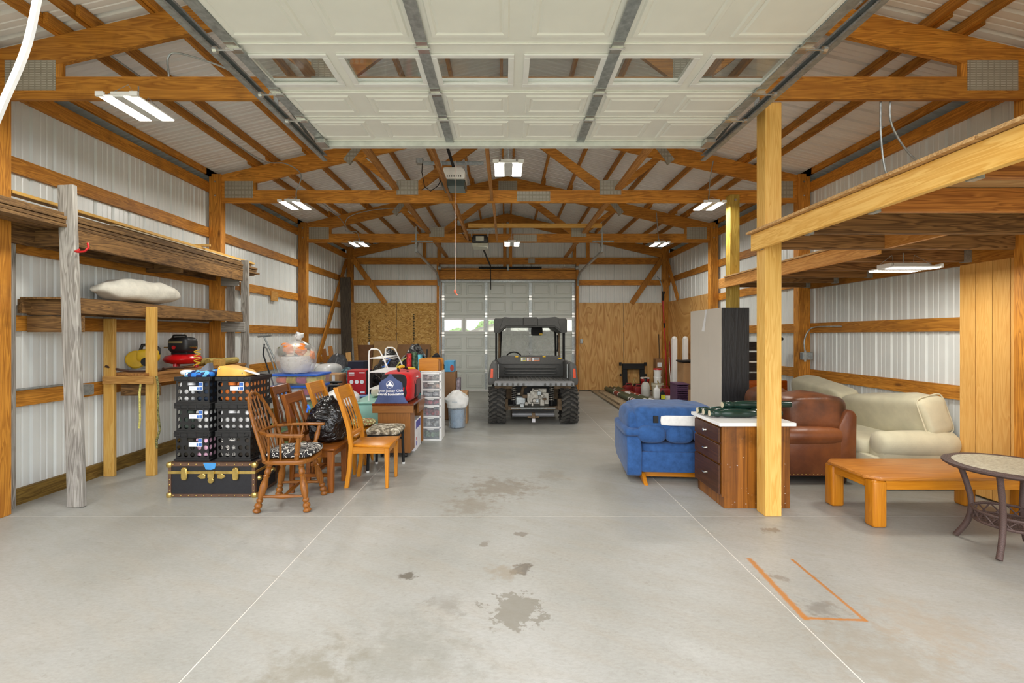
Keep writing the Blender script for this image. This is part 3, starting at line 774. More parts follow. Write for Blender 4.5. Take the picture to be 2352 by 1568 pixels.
def crate_meshes():
    w, d, h = .315, .37, .205
    a = MB(); sk_ = {(1,2),(2,2),(3,2)}
    z0 = .022
    holed(a, lambda u,v,t: (u, -d/2+t, z0+v), w, h, 5, 3, .0225, sk_, .004)
    holed(a, lambda u,v,t: (u, d/2-t, z0+v), w, h, 5, 3, .0225, sk_, .004)
    holed(a, lambda u,v,t: (w/2-t, u, z0+v), d, h, 6, 3, .0215, set(), .004)
    holed(a, lambda u,v,t: (-w/2+t, u, z0+v), d, h, 6, 3, .0215, set(), .004)
    a.box(-w/2, w/2, -d/2, d/2, z0-.004, z0)
    c3, v0 = w/5*1.5, z0+h*2/3
    for y0, y1 in ((-d/2, -d/2+.004), (d/2-.004, d/2)):
        a.box(-c3,c3,y0,y1,v0,v0+.026).box(-c3,c3,y0,y1,v0+.056,z0+h).box(-c3,-.055,y0,y1,v0+.026,v0+.056).box(.055,c3,y0,y1,v0+.026,v0+.056)
    b = MB()
    for (x0,x1,y0,y1) in ((-.172,.172,-.20,-.182),(-.172,.172,.182,.20),(-.172,-.155,-.182,.182),(.155,.172,-.182,.182)):
        b.box(x0,x1,y0,y1,.228,.265)
    for x in (-.11,-.04,.04,.11): b.box(x-.004,x+.004,-.206,-.2,.222,.268)
    c = MB()
    for (x0,x1,y0,y1) in ((-.172,.172,-.20,-.185),(-.172,.172,.185,.20),(-.172,-.157,-.185,.185),(.157,.172,-.185,.185)): c.box(x0,x1,y0,y1,0,.018)
    e = MB()
    for x in (-.13,.13): e.box(x-.025,x+.025,-.208,-.2,.235,.255)
    return mesh_of('basket', a), mesh_of('rim', b, .003), mesh_of('foot_rim', c, .003), mesh_of('stacking_lug', e, .004)
CM = crate_meshes()
M_STK = plain('white_sticker', (232,238,246), .5); M_STKB = plain('blue_print', (60,110,190), .5)
POS = ('left', 'right'); LEV = ('bottom', 'middle', 'top')
def zebra():
    t = NT('zebra_print'); n = t.noise(t.map(t.obj, (3,3,9)), 4, 1, .4, 1.5)
    return t.done(t.mix(t.math('GREATER_THAN', t.math('FRACT', t.math('MULTIPLY', n, 6.0)), .5), srgb(30,26,24), srgb(230,226,218)), .8)
FILL = {(0,2): (((228,226,222),'white paper stack'),((40,52,70),'navy cloth bundle')), (1,2): (((206,110,40),'orange leather bag'),((200,120,60),'tan leather pouch')),
        (0,1): (((60,70,62),'dark green cloth bundle'),((224,220,212),'cream cloth bundle')), (1,1): (((222,220,216),'white rag bundle'),((230,226,220),'white towel roll')),
        (0,0): (((44,40,30),'dark cloth bundle'),((226,170,190),'pink cloth bundle')), (1,0): (None, ((52,46,38),'brown black cloth bundle'))}
for ci, cx in enumerate((-2.975, -2.58)):
    for lv in range(3):
        z = .328 + lv*.2665
        where = f'{LEV[lv]} crate in the {POS[ci]} hand stack on the trunk'
        cr = thing('plastic_crate', f'black perforated plastic file crate, {where}', 'crate', (cx + R.uniform(-.006,.006), 4.66, z), R.uniform(-.015,.015), 'black crates stacked on the trunk')
        for nm, me in zip(('basket','rim','foot_rim','stacking_lug'), CM): ob(nm, me, M_BLACK, cr)
        if (ci, lv) not in ((1,0),(1,1)):
            st = ob('label_card', MB().box(-.03,.10,-.1925,-.19,.135,.175).box(.062,.10,-.1925,-.19,.175,.215), M_STK, cr)
            ob('print', MB().box(.06,.095,-.1935,-.1925,.18,.21).box(.045,.06,-.1935,-.1925,.142,.168).box(-.02,.03,-.1935,-.1925,.158,.163).box(.067,.095,-.1935,-.1925,.14,.17), M_STKB, st)
        for k, it in enumerate(FILL[(ci, lv)]):
            m = zebra() if it is None else plain('fill_%d%d%d' % (ci, lv, k), it[0], .8, 0, .25, 16)
            nm = 'zebra print cloth bundle' if it is None else it[1]
            ob('cloth_bundle', MB().sq((0,0,0), (.142,.34,.19), .25, .2, 16, 10, wrinkle(.004, 14, k+lv)), m, loc=(cx-.076+k*.152, 4.66, z+.124), smooth=True, label=f'{nm} inside the {LEV[lv]} {POS[ci]} crate', cat='bundle')
tc = thing('camo_cloth', 'blue and white camouflage cloth on the left crate stack', 'cloth', (-2.98, 4.62, 1.13))
def camo():
    t = NT('blue_camo'); v = t.n('ShaderNodeTexVoronoi', {'Vector': t.map(t.obj, (22,22,22)), 'Scale': 1.0, 'Randomness': 1.0}).outputs['Color']
    s = t.n('ShaderNodeSeparateXYZ', {0: v}); return t.done(t.ramp(s.outputs[0], [(.0, srgb(24,40,90)), (.3, srgb(40,120,210)), (.6, srgb(110,190,230)), (.85, srgb(236,240,244))], 'CONSTANT'), .7)
ob('cloth', MB().sq((.03,0,.01), (.30,.30,.09), .6, .6, 24, 12, wrinkle(.016, 11, 2)), camo(), tc, smooth=True)
ob('cap_brim', MB().prism([(-.02,.03),(.03,.055),(.12,.13),(.135,.05),(.09,.035)], -.10, -.02), plain('grey_felt', (110,112,120), .8), tc, bevel=.008)
ob('white_lining', MB().sq((-.08,-.1,.035), (.12,.06,.05), .7, .7, 14, 8), plain('white_cloth', (232,232,232), .8), tc, smooth=True)
yb = thing('leather_bag', 'yellow leather tool bag lying on the right crate stack', 'bag', (-2.60, 4.60, 1.128))
ob('flap', MB().prism([(-.165,0),(-.15,.085),(-.135,.10),(-.08,.098),(.09,.05),(.12,.02),(.12,0)], -.11, .10), plain('yellow_leather', (232,182,84), .5, 0, .06, 8), yb, bevel=.012, seg=2)
for x, z in ((-.13,.075),(.085,.032)): ob('rivet', MB().lathe([(.008,0),(.005,-.004),(0,-.005)], (x,-.11,z), 10, 'y'), M_CHROME, yb)
ob('strap', MB().beam((.08,-.05,.055), (.20,-.02,.012), .07, .012), plain('white_cloth', (232,232,232), .8), yb, bevel=.004)

# ------------------------------------------------------------------ chairs
def windsor():
    t = thing('windsor_armchair', 'oak windsor armchair with hoop back and turned legs', 'chair', (-1.93, 4.26, 0), math.radians(3))
    m = wood('golden_oak_z', (184,120,50), (114,66,20), 'z', .3, knots=False, var=.03, contrast=.35)
    mx = wood('golden_oak_x', (184,120,50), (114,66,20), 'x', .3, knots=False, var=.03, contrast=.35)
    my = wood('golden_oak_y', (184,120,50), (114,66,20), 'y', .3, knots=False, var=.03, contrast=.35)
    poly = []
    for a in range(0, 360, 12):
        c, s = math.cos(math.radians(a)), math.sin(math.radians(a))
        poly.append((math.copysign(abs(c)**.6, c)*.225 + .0, math.copysign(abs(s)**.6, s)*(.235 + .02*c)))
    ob('seat', MB().prism(poly, .405, .445, 'z'), mx, t, bevel=.012, seg=2)
    prof = [(0,.019),(.04,.024),(.08,.019),(.1,.024),(.13,.019),(.17,.024),(.22,.023),(.24,.017),(.27,.026),(.3,.018),(.45,.028),(.62,.026),(.72,.017),(.74,.024),(.78,.022),(.8,.016),(.83,.026),(.88,.028),(.91,.018),(.95,.03),(.98,.028),(1,.016)]
    ends = {}
    for sx in (-1, 1):
        for sy in (-1, 1):
            p, q = Vector((sx*.13, sy*.15, .41)), Vector((sx*.215, sy*.225, 0.0))
            ends[(sx, sy)] = (p, q)
            ob('leg', MB().turned(p, q, [(u_, r_*1.15) for u_, r_ in prof]), m, t, smooth=True)
    sp = [(0,.009),(.08,.013),(.14,.011),(.3,.014),(.5,.021),(.7,.014),(.86,.011),(.92,.013),(1,.009)]
    mids = []
    for sy in (-1, 1):
        a = ends[(-1,sy)][0].lerp(ends[(-1,sy)][1], .68); b = ends[(1,sy)][0].lerp(ends[(1,sy)][1], .68)
        ob('stretcher', MB().turned(a, b, sp), mx, t, smooth=True); mids.append((a+b)/2)
    ob('stretcher', MB().turned(mids[0], mids[1], sp), my, t, smooth=True)
    hoop = lambda a: Vector((-.155 - .20*math.sin(a)**1.0, -.205*math.cos(a)*(1 + .12*math.sin(a)), .44 + .565*math.sin(a)**.85))
    ob('back_hoop', MB().tube([hoop(math.pi*i/28) for i in range(29)], .0155, 10), m, t, smooth=True)
    for k in range(7):
        y = -.15 + k*.05
        b = Vector((-.185 + .25*y*y, y*.9, .44)); ang = math.acos(max(-1, min(1, -y*1.22/.215)))
        e = hoop(ang)
        ob('spindle', MB().turned(b, e, [(0,.007),(.35,.0105),(1,.0065)], 8), m, t, smooth=True)
    bow = [(.19,-.27,.665),(.05,-.275,.667),(-.10,-.25,.67),(-.215,-.16,.675),(-.245,0,.675),(-.215,.16,.675),(-.10,.25,.67),(.05,.275,.667),(.19,.27,.665)]
    fine = []
    for i in range(len(bow)-1):
        for u in (0, .5): fine.append(Vector(bow[i]).lerp(Vector(bow[i+1]), u))
    fine.append(Vector(bow[-1]))
    mb = MB()
    for p, q in zip(fine, fine[1:]):
        w = .028 if p.x < -.05 else .05
        mb.beam(p - (q-p).normalized()*.008, q + (q-p).normalized()*.008, w, .024)
    ob('arm_bow', mb, mx, t, bevel=.005)
    for sy in (-1, 1):
        ob('arm_support', MB().turned((.115, sy*.205, .44), (.155, sy*.265, .66), [(0,.017),(.1,.022),(.2,.018),(.28,.026),(.36,.016),(.6,.025),(.8,.016),(.86,.021),(1,.014)]), m, t, smooth=True)
        for k in range(2): ob('arm_spindle', MB().turned((-.12+k*.10, sy*.205, .44), (-.10+k*.10, sy*(.25+.01*k), .66), [(0,.009),(.5,.011),(1,.009)], 8), m, t, smooth=True)
    return t
wc = windsor()
def scroll():
    t = NT('black_white_scroll'); n = t.noise(t.obj, 12, 1, .3, .8)
    f = t.math('FRACT', t.math('MULTIPLY', n, 6.5)); f = t.math('ABSOLUTE', t.math('SUBTRACT', f, .5))
    return t.done(t.mix(t.math('LESS_THAN', f, .12), srgb(34,32,34), srgb(226,224,216)), .85)
cu = thing('seat_cushion', 'black seat cushion with white scroll pattern on the windsor chair', 'cushion', (-1.90, 4.26, .447), .05)
ob('pad', MB().sq((0,0,.036), (.41,.40,.072), .55, .4, 36, 12, wrinkle(.005, 8, 3)), scroll(), cu, smooth=True)
for y in (-.15, .15): ob('tie', MB().sq((-.22,y,.02), (.07,.05,.03), .8, .8, 10, 6, wrinkle(.01, 20, 1)), M_MBLACK, cu, smooth=True)

def dining(name, label, loc, light=True, rz=0, top=1.0, narrow=.19):
    m = orange_oak if light else dark_oak
    t = thing(name, label, 'chair', loc, rz)
    w = .19
    for sy in (-1, 1):
        y = sy*w
        pts = [(-.235,0),(-.205,.20),(-.19,.42),(-.215,.60),(-.275,.80),(-.345,top)] if light else [(-.215,0),(-.21,.42),(-.225,.6),(-.255,.8),(-.30,top)]
        front = [(x+.042, z) for x, z in pts[::-1]]
        ob('back_post', MB().prism(pts + front, y-.021, y+.021), m('z'), t, bevel=.004)
        ob('leg', MB().prism([(.165,.40),(.212,.40),(.205,0),(.178,0)] if light else [(.15,.40),(.212,.40),(.208,0),(.155,0)], y-.024, y+.024), m('z'), t, bevel=.004)
        ob('apron', MB().box(-.17,.17,y-.012,y+.012,.345,.405), m('x'), t)
        if not light: ob('stretcher', MB().box(-.18,.16,y-.01,y+.01,.15,.185), m('x'), t, bevel=.003)
    ob('apron', MB().box(.175,.197,-w+.024,w-.024,.345,.405), m('y'), t)
    ob('apron', MB().box(-.19,-.168,-w+.021,w-.021,.345,.405), m('y'), t)
    if not light: ob('stretcher', MB().box(-.02,.005,-w,w,.155,.18), m('y'), t)
    ob('seat', MB().prism([(-.19,-.165),(.15,-.225),(.225,-.222),(.225,.222),(.15,.225),(-.19,.165)], .405, .43, 'z'), m('x'), t, bevel=.008, seg=2)
    hh = .135 if light else .10
    b0 = (-.335, top-.03) if light else (-.29, top-.03)
    lean = .36 if light else .23
    M1 = Matrix.Translation((b0[0]+.02, 0, top-hh/2)) @ Matrix.Rotation(lean, 4, 'Y').inverted()
    ob('top_rail', MB().at(M1).box(-.016,.016,-w+.015,w-.015,-hh/2,hh/2), m('y'), t, bevel=.006)
    ob('lower_rail', MB().box(-.2,-.172,-w+.02,w-.02,.50,.54), m('y'), t, bevel=.004)
    n = 4 if light else 3
    for k in range(n):
        y = (k-(n-1)/2)*(.076 if light else .10); sw_ = .022 if light else .04
        mb = MB(); pp = [(-.186,.53),(-.205,.65),(-.25,.78),(b0[0]+.05 if light else -.275, top-hh+.01)]
        for p, q in zip(pp, pp[1:]): mb.beam((p[0],y,p[1]), (q[0],y,q[1]), sw_, .008, (1,0,0))
        ob('slat', mb, m('z'), t)
    return t
dining('dining_chair', 'light orange slat back dining chair nearest the aisle', (-1.37, 4.88, 0), True)
dining('dining_chair', 'light orange slat back chair behind the black bag chair', (-1.84, 5.33, 0), True)
dining('dining_chair', 'dark oak dining chair holding the black trash bag', (-1.87, 4.74, 0), False, 0, .945)
dining('dining_chair', 'dark oak dining chair hidden behind the other chairs', (-2.33, 5.42, 0), False, 0, .95)

# ------------------------------------------------------------------ bags
def blackbag():
    t = NT('black_trash_bag'); n = t.noise(t.map(t.obj, (1,1,1.6)), 3.2, 4, .5, 2.2); t.bump(n, .7, .12)
    return t.done(srgb(20,20,22), .16, 0, .7)
M_TRASH = blackbag()
def bag(name, label, loc, d, mat, seed, tie=None, rz=0, fl_=True, cat='bag', group=None, amp=.05):
    w = wrinkle(amp, 5.5, seed, True); w2 = wrinkle(amp*.25, 22, seed+3)
    def fn(p):
        p = w2(w(p)); k = p.z/(d[2]/2)
        if k > .3: p = Vector((p.x*(1-.55*(k-.3)), p.y*(1-.55*(k-.3)), p.z))
        p.z = max(p.z, -d[2]/2*.9); return p
    if tie is None:
        return ob(name, MB().sq((0,0,d[2]*.45), d, .8, .8, 44, 28, fn), mat, loc=loc, rot=(0,0,rz), smooth=True, label=label, cat=cat, group=group)
    t = thing(name, label, cat, loc, rz, group)
    ob('bag_body', MB().sq((0,0,d[2]*.45), d, .8, .8, 44, 28, fn), mat, t, smooth=True)
    ob('drawstring', MB().tube(tie[1], .010, 6), tie[0], t, smooth=True)
    return t
bag('trash_bag', 'full black trash bag resting on a dark oak chair', (-1.84, 4.92, .432), (.36,.44,.45), M_TRASH, 5, (plain('blue_drawstring', (40,110,220), .5), [(-.14,-.16,.34),(-.17,-.14,.38),(-.18,-.1,.36),(-.19,-.12,.30)]))
# ------------------------------------------------------------------ stools, desk, drawers
def camo_cushion(name, cols, sc):
    t = NT(name); n = t.noise(t.obj, sc, 5, .7)
    return t.done(t.ramp(n, [(.36, srgb(*cols[0])), (.46, srgb(*cols[1])), (.54, srgb(*cols[2])), (.64, srgb(*cols[3]))], 'CONSTANT'), .9)
st = thing('metal_stool', 'black metal stool with pale camouflage seat', 'stool', (-1.37, 5.40, 0))
for sx in (-1, 1):
    for sy in (-1, 1):
        lg = ob('leg', MB().tube([(sx*.15, sy*.17, .41), (sx*.16, sy*.18, .012)], .016, 10), M_MBLACK, st, smooth=True)
        ob('foot_tip', MB().lathe([(.018,0),(.018,.02)], (sx*.16, sy*.18, 0), 10), M_WHITE, lg)
for sy in (-1, 1): ob('rail', MB().box(-.15,.15,sy*.17-.008,sy*.17+.008,.30,.32).box(-.15,.15,sy*.165-.01,sy*.165+.01,.38,.41), M_MBLACK, st)
for sx in (-1, 1): ob('rail', MB().box(sx*.15-.008,sx*.15+.008,-.17,.17,.38,.41), M_MBLACK, st)
ob('seat_pad', MB().sq((0,0,.445), (.38,.42,.085), .55, .3, 36, 12), camo_cushion('pale_camo', ((88,80,66),(150,140,118),(206,200,184),(226,222,212)), 16), st, smooth=True)
s2 = thing('wooden_stool', 'wooden stool with turned legs under a floral cushion', 'stool', (-1.735, 5.62, 0))
ob('seat', MB().lathe([(0,.41),(.15,.41),(.165,.425),(.165,.435),(.15,.445),(0,.445)], n=24), orange_oak('x'), s2, smooth=True)
for a in (.8, 2.4, 3.9, 5.5):
    ob('leg', MB().turned((.10*math.cos(a),.10*math.sin(a),.41), (.16*math.cos(a),.16*math.sin(a),0), [(0,.014),(.2,.02),(.3,.014),(.35,.022),(.6,.024),(.75,.014),(.8,.022),(1,.013)], 10), orange_oak('z'), s2, smooth=True)
ob('floral_cushion', MB().sq((0,0,.036), (.36,.36,.07), .8, .7, 32, 12, wrinkle(.008, 9, 6)), camo_cushion('floral_print', ((150,60,50),(120,140,80),(226,214,170),(236,230,206)), 26), loc=(-1.735,5.62,.447), smooth=True, label='floral print cushion on the wooden stool', cat='cushion')

dk = thing('desk', 'small brown desk on casters holding the red duffel bag', 'desk', (-1.40, 6.26, 0))
ob('desk_top', MB().box(-.26,.26,-.42,.42,.645,.672), wood('glossy_mahogany', (120,60,24), (84,36,12), 'y', .15, knots=False, var=.02), dk, bevel=.004)
ob('apron', MB().box(-.255,.255,-.415,-.39,.555,.645), walnut('x'), dk)
ob('apron', MB().box(-.255,-.23,-.39,.415,.555,.645).box(-.23,.255,.39,.415,.555,.645), walnut('y'), dk)
pd = ob('pedestal', MB().box(-.19,.215,-.40,-.12,.055,.555), walnut('z'), dk, bevel=.003)
ob('side_panel', MB().box(-.24,.24,.36,.39,.03,.555), walnut('z'), dk)
ob('drop_leaf', MB().box(.235,.255,-.05,.38,.50,.645), walnut('y'), dk)
for x, y in ((-.15,-.36),(.16,-.38),(-.2,.375),(.2,.375)): ob('caster', MB().lathe([(0,-.012),(.024,-.012),(.024,.012),(0,.012)], (x,y,.025), 12, 'x'), M_BLACK, dk)
def carton(name, label, x0, x1, y0, y1, z0, z1, m=None, tape=None, cat='box', rz=0, flaps=False):
    c = ((x0+x1)/2, (y0+y1)/2, z0); w, d, h = x1-x0, y1-y0, z1-z0
    t = thing(name, label, cat, c, rz)
    ob('carton', MB().box(-w/2,w/2,-d/2,d/2,0.001,h), m or M_CARD, t, bevel=.003)
    if tape: ob('tape', MB().box(-.03,.03,-d/2-.0015,-d/2,h*.45,h).box(-.03,.03,-d/2-.001,d/2,h,h+.0015), tape, t)
    if flaps:
        ob('flap', MB().beam((0,-d/2,h), (0,-d/2-.10,h+.06), w*.98, .004, (0,0,1)), m or M_CARD, t)
        ob('flap', MB().beam((0,d/2,h), (0,d/2+.06,h+.10), w*.98, .004, (0,0,1)), m or M_CARD, t)
    return t
wbx = carton('file_box', 'white printed file box tucked under the desk', -1.54, -1.185, 6.17, 6.58, 0, .40, plain('white_card', (232,232,236), .7))
ob('print_panel', MB().box(.1775,.1785,-.15,.17,.28,.38).box(.1775,.1785,-.14,-.09,.06,.12), plain('violet_print', (92,88,170), .6), wbx)
ob('print_panel', MB().box(.1775,.179,-.14,-.10,.13,.17), M_RED, wbx)

dt = thing('drawer_tower', 'tall white plastic tower with seven clear drawers', 'drawers', (-1.07, 6.94, 0))
ob('frame', MB().box(-.15,.15,-.18,.18,.985,1.005).box(-.15,-.125,-.18,.18,.02,.985).box(.115,.15,-.18,-.15,.02,.985).box(.135,.15,-.15,.18,.02,.985).box(-.15,.15,.165,.18,.02,.985).box(-.15,.15,-.18,.18,0,.03), M_WHITE, dt, bevel=.006)
zz = .03
conts = ((120,150,110),(206,200,186),(170,60,60),(196,60,84),(200,204,208),(190,150,130),(206,170,160))
for k, h in enumerate((.165,.155,.155,.115,.115,.115,.115)):
    ob('shelf', MB().box(-.125,.135,-.18,.165,zz+h-.012,zz+h+.008), M_WHITE, dt)
    dw = ob('drawer', MB().box(-.122,.112,-.178,-.174,zz+.006,zz+h-.014).box(-.122,.112,-.17,.15,zz+.004,zz+.008), M_CLEAR, dt)
    ob('drawer_lip', MB().box(-.05,.04,-.187,-.178,zz+h-.03,zz+h-.018), M_WHITE, dw)
    mb = MB(); r = random.Random(k)
    for i in range(6):
        s_ = r.uniform(.05,.09); mb.sq((-.09+i*.035, r.uniform(-.14,.05), zz+.012+s_*.42), (s_, s_*1.2, min(s_, h*.55)), .8, .8, 10, 6)
    ob('drawer_contents', mb, plain('assorted_%d' % k, conts[k], .7, 0, .45, 26), dw, kind='stuff')
    zz += h + .0015
bb = thing('bread_box', 'golden oak bread box on the white drawer tower', 'bread box', (-1.09, 6.86, 1.008))
rr = [(-.16,.0),(-.16,.15),(-.148,.175),(-.12,.185),(.09,.185),(.115,.175),(.125,.15),(.125,0)]
ob('side_board', MB().prism(rr, -.10, -.085), orange_oak('x'), bb, bevel=.004)
ob('side_board', MB().prism([(x+.05, z) for x, z in rr], .09, .105), orange_oak('x'), bb, bevel=.004)
ob('tambour', MB().prism([(-.13,.005),(-.13,.165),(.13,.165),(.15,.1),(.15,.005)], -.085, .09), walnut('x'), bb)

# duffel and drawstring bag
df = thing('duffel_bag', 'red and black duffel bag on the brown desk', 'bag', (-1.375, 6.28, .674))
ob('bag_body', MB().sq((0,0,.19), (.40,.72,.385), .38, .4, 44, 24, wrinkle(.012, 6, 2)), fabric('red_nylon', (200,22,26), .1, 9, 200, .3, .7), df, smooth=True)
ob('end_panel', MB().sq((-.03,-.335,.20), (.33,.06,.32), .45, .3, 24, 12), fabric('black_nylon', (40,40,42), .1), df, smooth=True)
ob('mesh_pocket', MB().sq((.188,.06,.16), (.035,.34,.22), .4, .3, 20, 10), fabric('dark_red_mesh', (88,30,34), .2, 50), df, smooth=True)
ob('strap', MB().tube([(.10,-.2,.385),(.16,-.19,.33),(.205,-.18,.2),(.205,-.17,.05)], .014, 6).tube([(.10,.2,.385),(.16,.2,.33),(.2,.2,.2),(.2,.2,.05)], .014, 6), M_MBLACK, df, smooth=True)
ob('handle', MB().tube([(0,-.22,.385),(-.02,-.18,.42),(.02,-.02,.425),(.06,.1,.39)], .016, 8), M_MBLACK, df, smooth=True)
ob('handle_wrap', MB().tube([(-.015,-.19,.425),(0,-.1,.435),(.018,-.03,.432)], .022, 8), M_YEL, df, smooth=True)
ob('handle_wrap', MB().tube([(.05,.06,.405),(.10,.16,.395),(.12,.22,.385)], .017, 8), M_YEL, df, smooth=True)
ob('logo_patch', MB().at(Matrix.Translation((.17,-.02,.325)) @ Matrix.Rotation(.75,4,'Y')).box(-.05,.05,-.055,.055,0,.006), plain('patch_white', (236,236,230), .7), df)
nb = thing('drawstring_bag', 'navy drawstring bag with white club lettering leaning on the duffel', 'bag', (-1.43, 5.885, .674))
def navy(u, v, s):      # u across -1..1, v up 0..1 ; narrow pointed top, wide bottom
    w = .158 + .055*(1-v/.3)**1.5 if v < .3 else (.158 - .012*(v-.3)/.36 if v < .66 else .146*max(0, (1-v)/.34)**.85 + .008)
    bul = (1-u*u)*(.018 + .035*math.sin(min(1, v*1.1)*math.pi)) * (1 if s < 0 else .15)
    n = noise.noise(Vector((u*3, v*5, s)))*.008
    return (u*w - .02*v, s*bul + .005*s + v*.05 + n, .36*v)
mb = MB(); NU, NV = 18, 22
for s in (-1, 1):
    vs = [navy(-1+2*i/NU, j/NV, s) for j in range(NV+1) for i in range(NU+1)]
    mb.add(vs, [(j*(NU+1)+i, j*(NU+1)+i+1, (j+1)*(NU+1)+i+1, (j+1)*(NU+1)+i) for j in range(NV) for i in range(NU)])
ob('bag_body', mb, fabric('navy_cloth', (80,92,132), .08, 8, 180, .3), nb, smooth=True)
M_INK = plain('white_ink', (238,238,238), .7, 0, .01)
def on_bag(me, x, z, nm, lbl=None):
    for v in me.vertices:
        u = max(-1, min(1, (v.co.x + x)/.165)); q = navy(u, max(0, min(1, (v.co.y + z)/.36)), -1)
        v.co = Vector((v.co.x + x - .02*(v.co.y+z)/.36, q[1]-.0025-(v.co.z), v.co.y + z))
    ob(nm, me, M_INK, nb)
on_bag(text_mesh('ayson-Jockey Club', .042, .0004, bold=.0006), .0, .155, 'lettering')
on_bag(text_mesh('esearch Foundation', .042, .0004, bold=.0012), -.002, .112, 'lettering')
rg = MB()
for k in range(24):
    a, b = 2*math.pi*k/24, 2*math.pi*(k+1)/24
    rg.add([(.046*math.cos(t_)*s_, .046*math.sin(t_)*s_, 0) for s_ in (1, .9) for t_ in (a, b)], [(0,1,3,2)])
rg.add([(-.044,-.008,0),(-.03,-.022,0),(.03,-.022,0),(.042,-.008,0),(.02,.004,0),(.014,.024,0),(0,.034,0),(-.012,.024,0),(-.02,.004,0)], [(0,1,2,3,4,5,6,7,8)])
on_bag(mesh_of('emblem', rg), .0, .232, 'emblem')

# ------------------------------------------------------------------ teal dresser, shoe rack, bins and piles
td_ = thing('plastic_dresser', 'teal plastic drawer unit under the white wire rack', 'dresser', (-1.86, 6.82, 0))
M_TEAL = plain('teal_plastic', (152,206,192), .35, 0, .03)
ob('carcass', MB().box(-.19,.19,-.50,.54,0.0,.60), M_TEAL, td_, bevel=.01, seg=2)
ob('top', MB().box(-.2,.2,-.53,.55,.60,.625), M_TEAL, td_, bevel=.008)
for z in (.03, .32): ob('drawer_front', MB().box(-.175,.175,-.525,-.50,z,z+.26), M_TEAL, td_, bevel=.012, seg=2)
sr = thing('wire_shoe_rack', 'white tubular shoe rack with three wire shelves', 'rack', (-1.74, 6.88, .626))
for y in (-.44, .44):
    ob('end_frame', MB().tube([(-.13,y,0),(-.13,y,.62),(-.125,y,.68),(-.10,y,.705),(-.02,y,.705),(.01,y,.69),(.03,y,.66),(.13,y,.44),(.135,y,.40),(.135,y,0)], .010, 8), M_WHITE, sr, smooth=True)
for z, x1 in ((.58,.06),(.39,.13),(.16,.13)):
    mb = MB().tube([(-.13,-.45,z),(-.13,.45,z)], .005, 6).tube([(x1,-.45,z),(x1,.45,z)], .005, 6).tube([(x1,-.45,z-.03),(x1,.45,z-.03)], .005, 6)
    for k in range(23): mb.tube([(-.13,-.44+k*.04,z),(x1,-.44+k*.04,z),(x1,-.44+k*.04,z-.03)], .002, 4)
    mb.tube([(-.13,-.44,z),(x1,-.44,z)], .005, 6).tube([(-.13,.44,z),(x1,.44,z)], .005, 6)
    ob('wire_shelf', mb, M_WHITE, sr)

def bin_(label, x0, x1, y0, y1, z0, z1, lid, fills, seed=1, cat='bin'):
    c = ((x0+x1)/2, (y0+y1)/2, z0); w, d, h = x1-x0, y1-y0, z1-z0
    t = thing('storage_bin', label, cat, c)
    mb = MB(); k = .94
    for a, b in (((-1,-1),(1,-1)),((1,-1),(1,1)),((1,1),(-1,1)),((-1,1),(-1,-1))):
        mb.add([(a[0]*w/2*k,a[1]*d/2*k,0.002),(b[0]*w/2*k,b[1]*d/2*k,0.002),(b[0]*w/2,b[1]*d/2,h-.02),(a[0]*w/2,a[1]*d/2,h-.02)], [(0,1,2,3)])
    mb.add([(-w/2*k,-d/2*k,.002),(w/2*k,-d/2*k,.002),(w/2*k,d/2*k,.002),(-w/2*k,d/2*k,.002)], [(0,1,2,3)])
    ob('tub', mb, M_CLEAR, t)
    if lid: ob('lid', MB().box(-w/2-.012,w/2+.012,-d/2-.012,d/2+.012,h-.03,h-.002), lid, t, bevel=.006)
    r = random.Random(seed)
    for i, f in enumerate(fills):
        n = len(fills); x = -w*.43 + (i+.5)*w*.86/n
        ob('packed_cloth', MB().sq((x,0,h*.44), (w*.86/n*1.08,d*.84,h*.74), .5, .35, 18, 10, wrinkle(.012, 12, i+seed)), plain('packed_%d_%d_%d' % f, f, .8, 0, .2, 18), t, smooth=True)
    return t
M_LIDW = plain('pale_lid', (226,230,232), .4); M_LIDG = plain('lime_plastic', (150,196,70), .4)
bin_('clear tub with lime contents at the bottom of the bin stack', -3.08,-2.52,6.22,6.64,0,.36,M_LIDG,((110,160,60),(170,190,120)),1)
bin_('clear tub with white lid second in the bin stack', -3.08,-2.52,6.22,6.64,.362,.70,M_LIDW,((200,196,190),(226,220,214),(120,160,90)),2)
bin_('clear blue lidded tub below the top bin', -3.10,-2.5,6.2,6.66,.702,.855,M_BLUE,((60,130,210),(228,228,226),(190,60,110)),3)
bin_('clear blue lidded tub topping the bin stack under the basket', -3.10,-2.48,6.2,6.66,.857,1.01,M_BLUE,((226,120,90),(222,180,60),(190,70,110),(226,196,80)),4)
bk = thing('flower_basket', 'white wicker basket of orange flowers wrapped in clear plastic', 'basket', (-2.86, 6.42, 1.01))
def wicker(name, a, b, sc):
    t = NT(name); w1 = t.n('ShaderNodeTexChecker', {'Vector': t.map(t.obj, (sc,sc,sc*2.2)), 'Scale': 1.0}).outputs[1]
    t.bump(w1, .6, .01); return t.done(t.mix(w1, srgb(*a), srgb(*b)), .6)
ob('basket', MB().lathe([(0,0.005),(.155,.005),(.185,.06),(.212,.215),(.217,.23),(.2,.23),(.19,.215),(0,.19)], n=28), wicker('white_wicker', (226,220,208), (244,240,232), 60), bk, smooth=True)
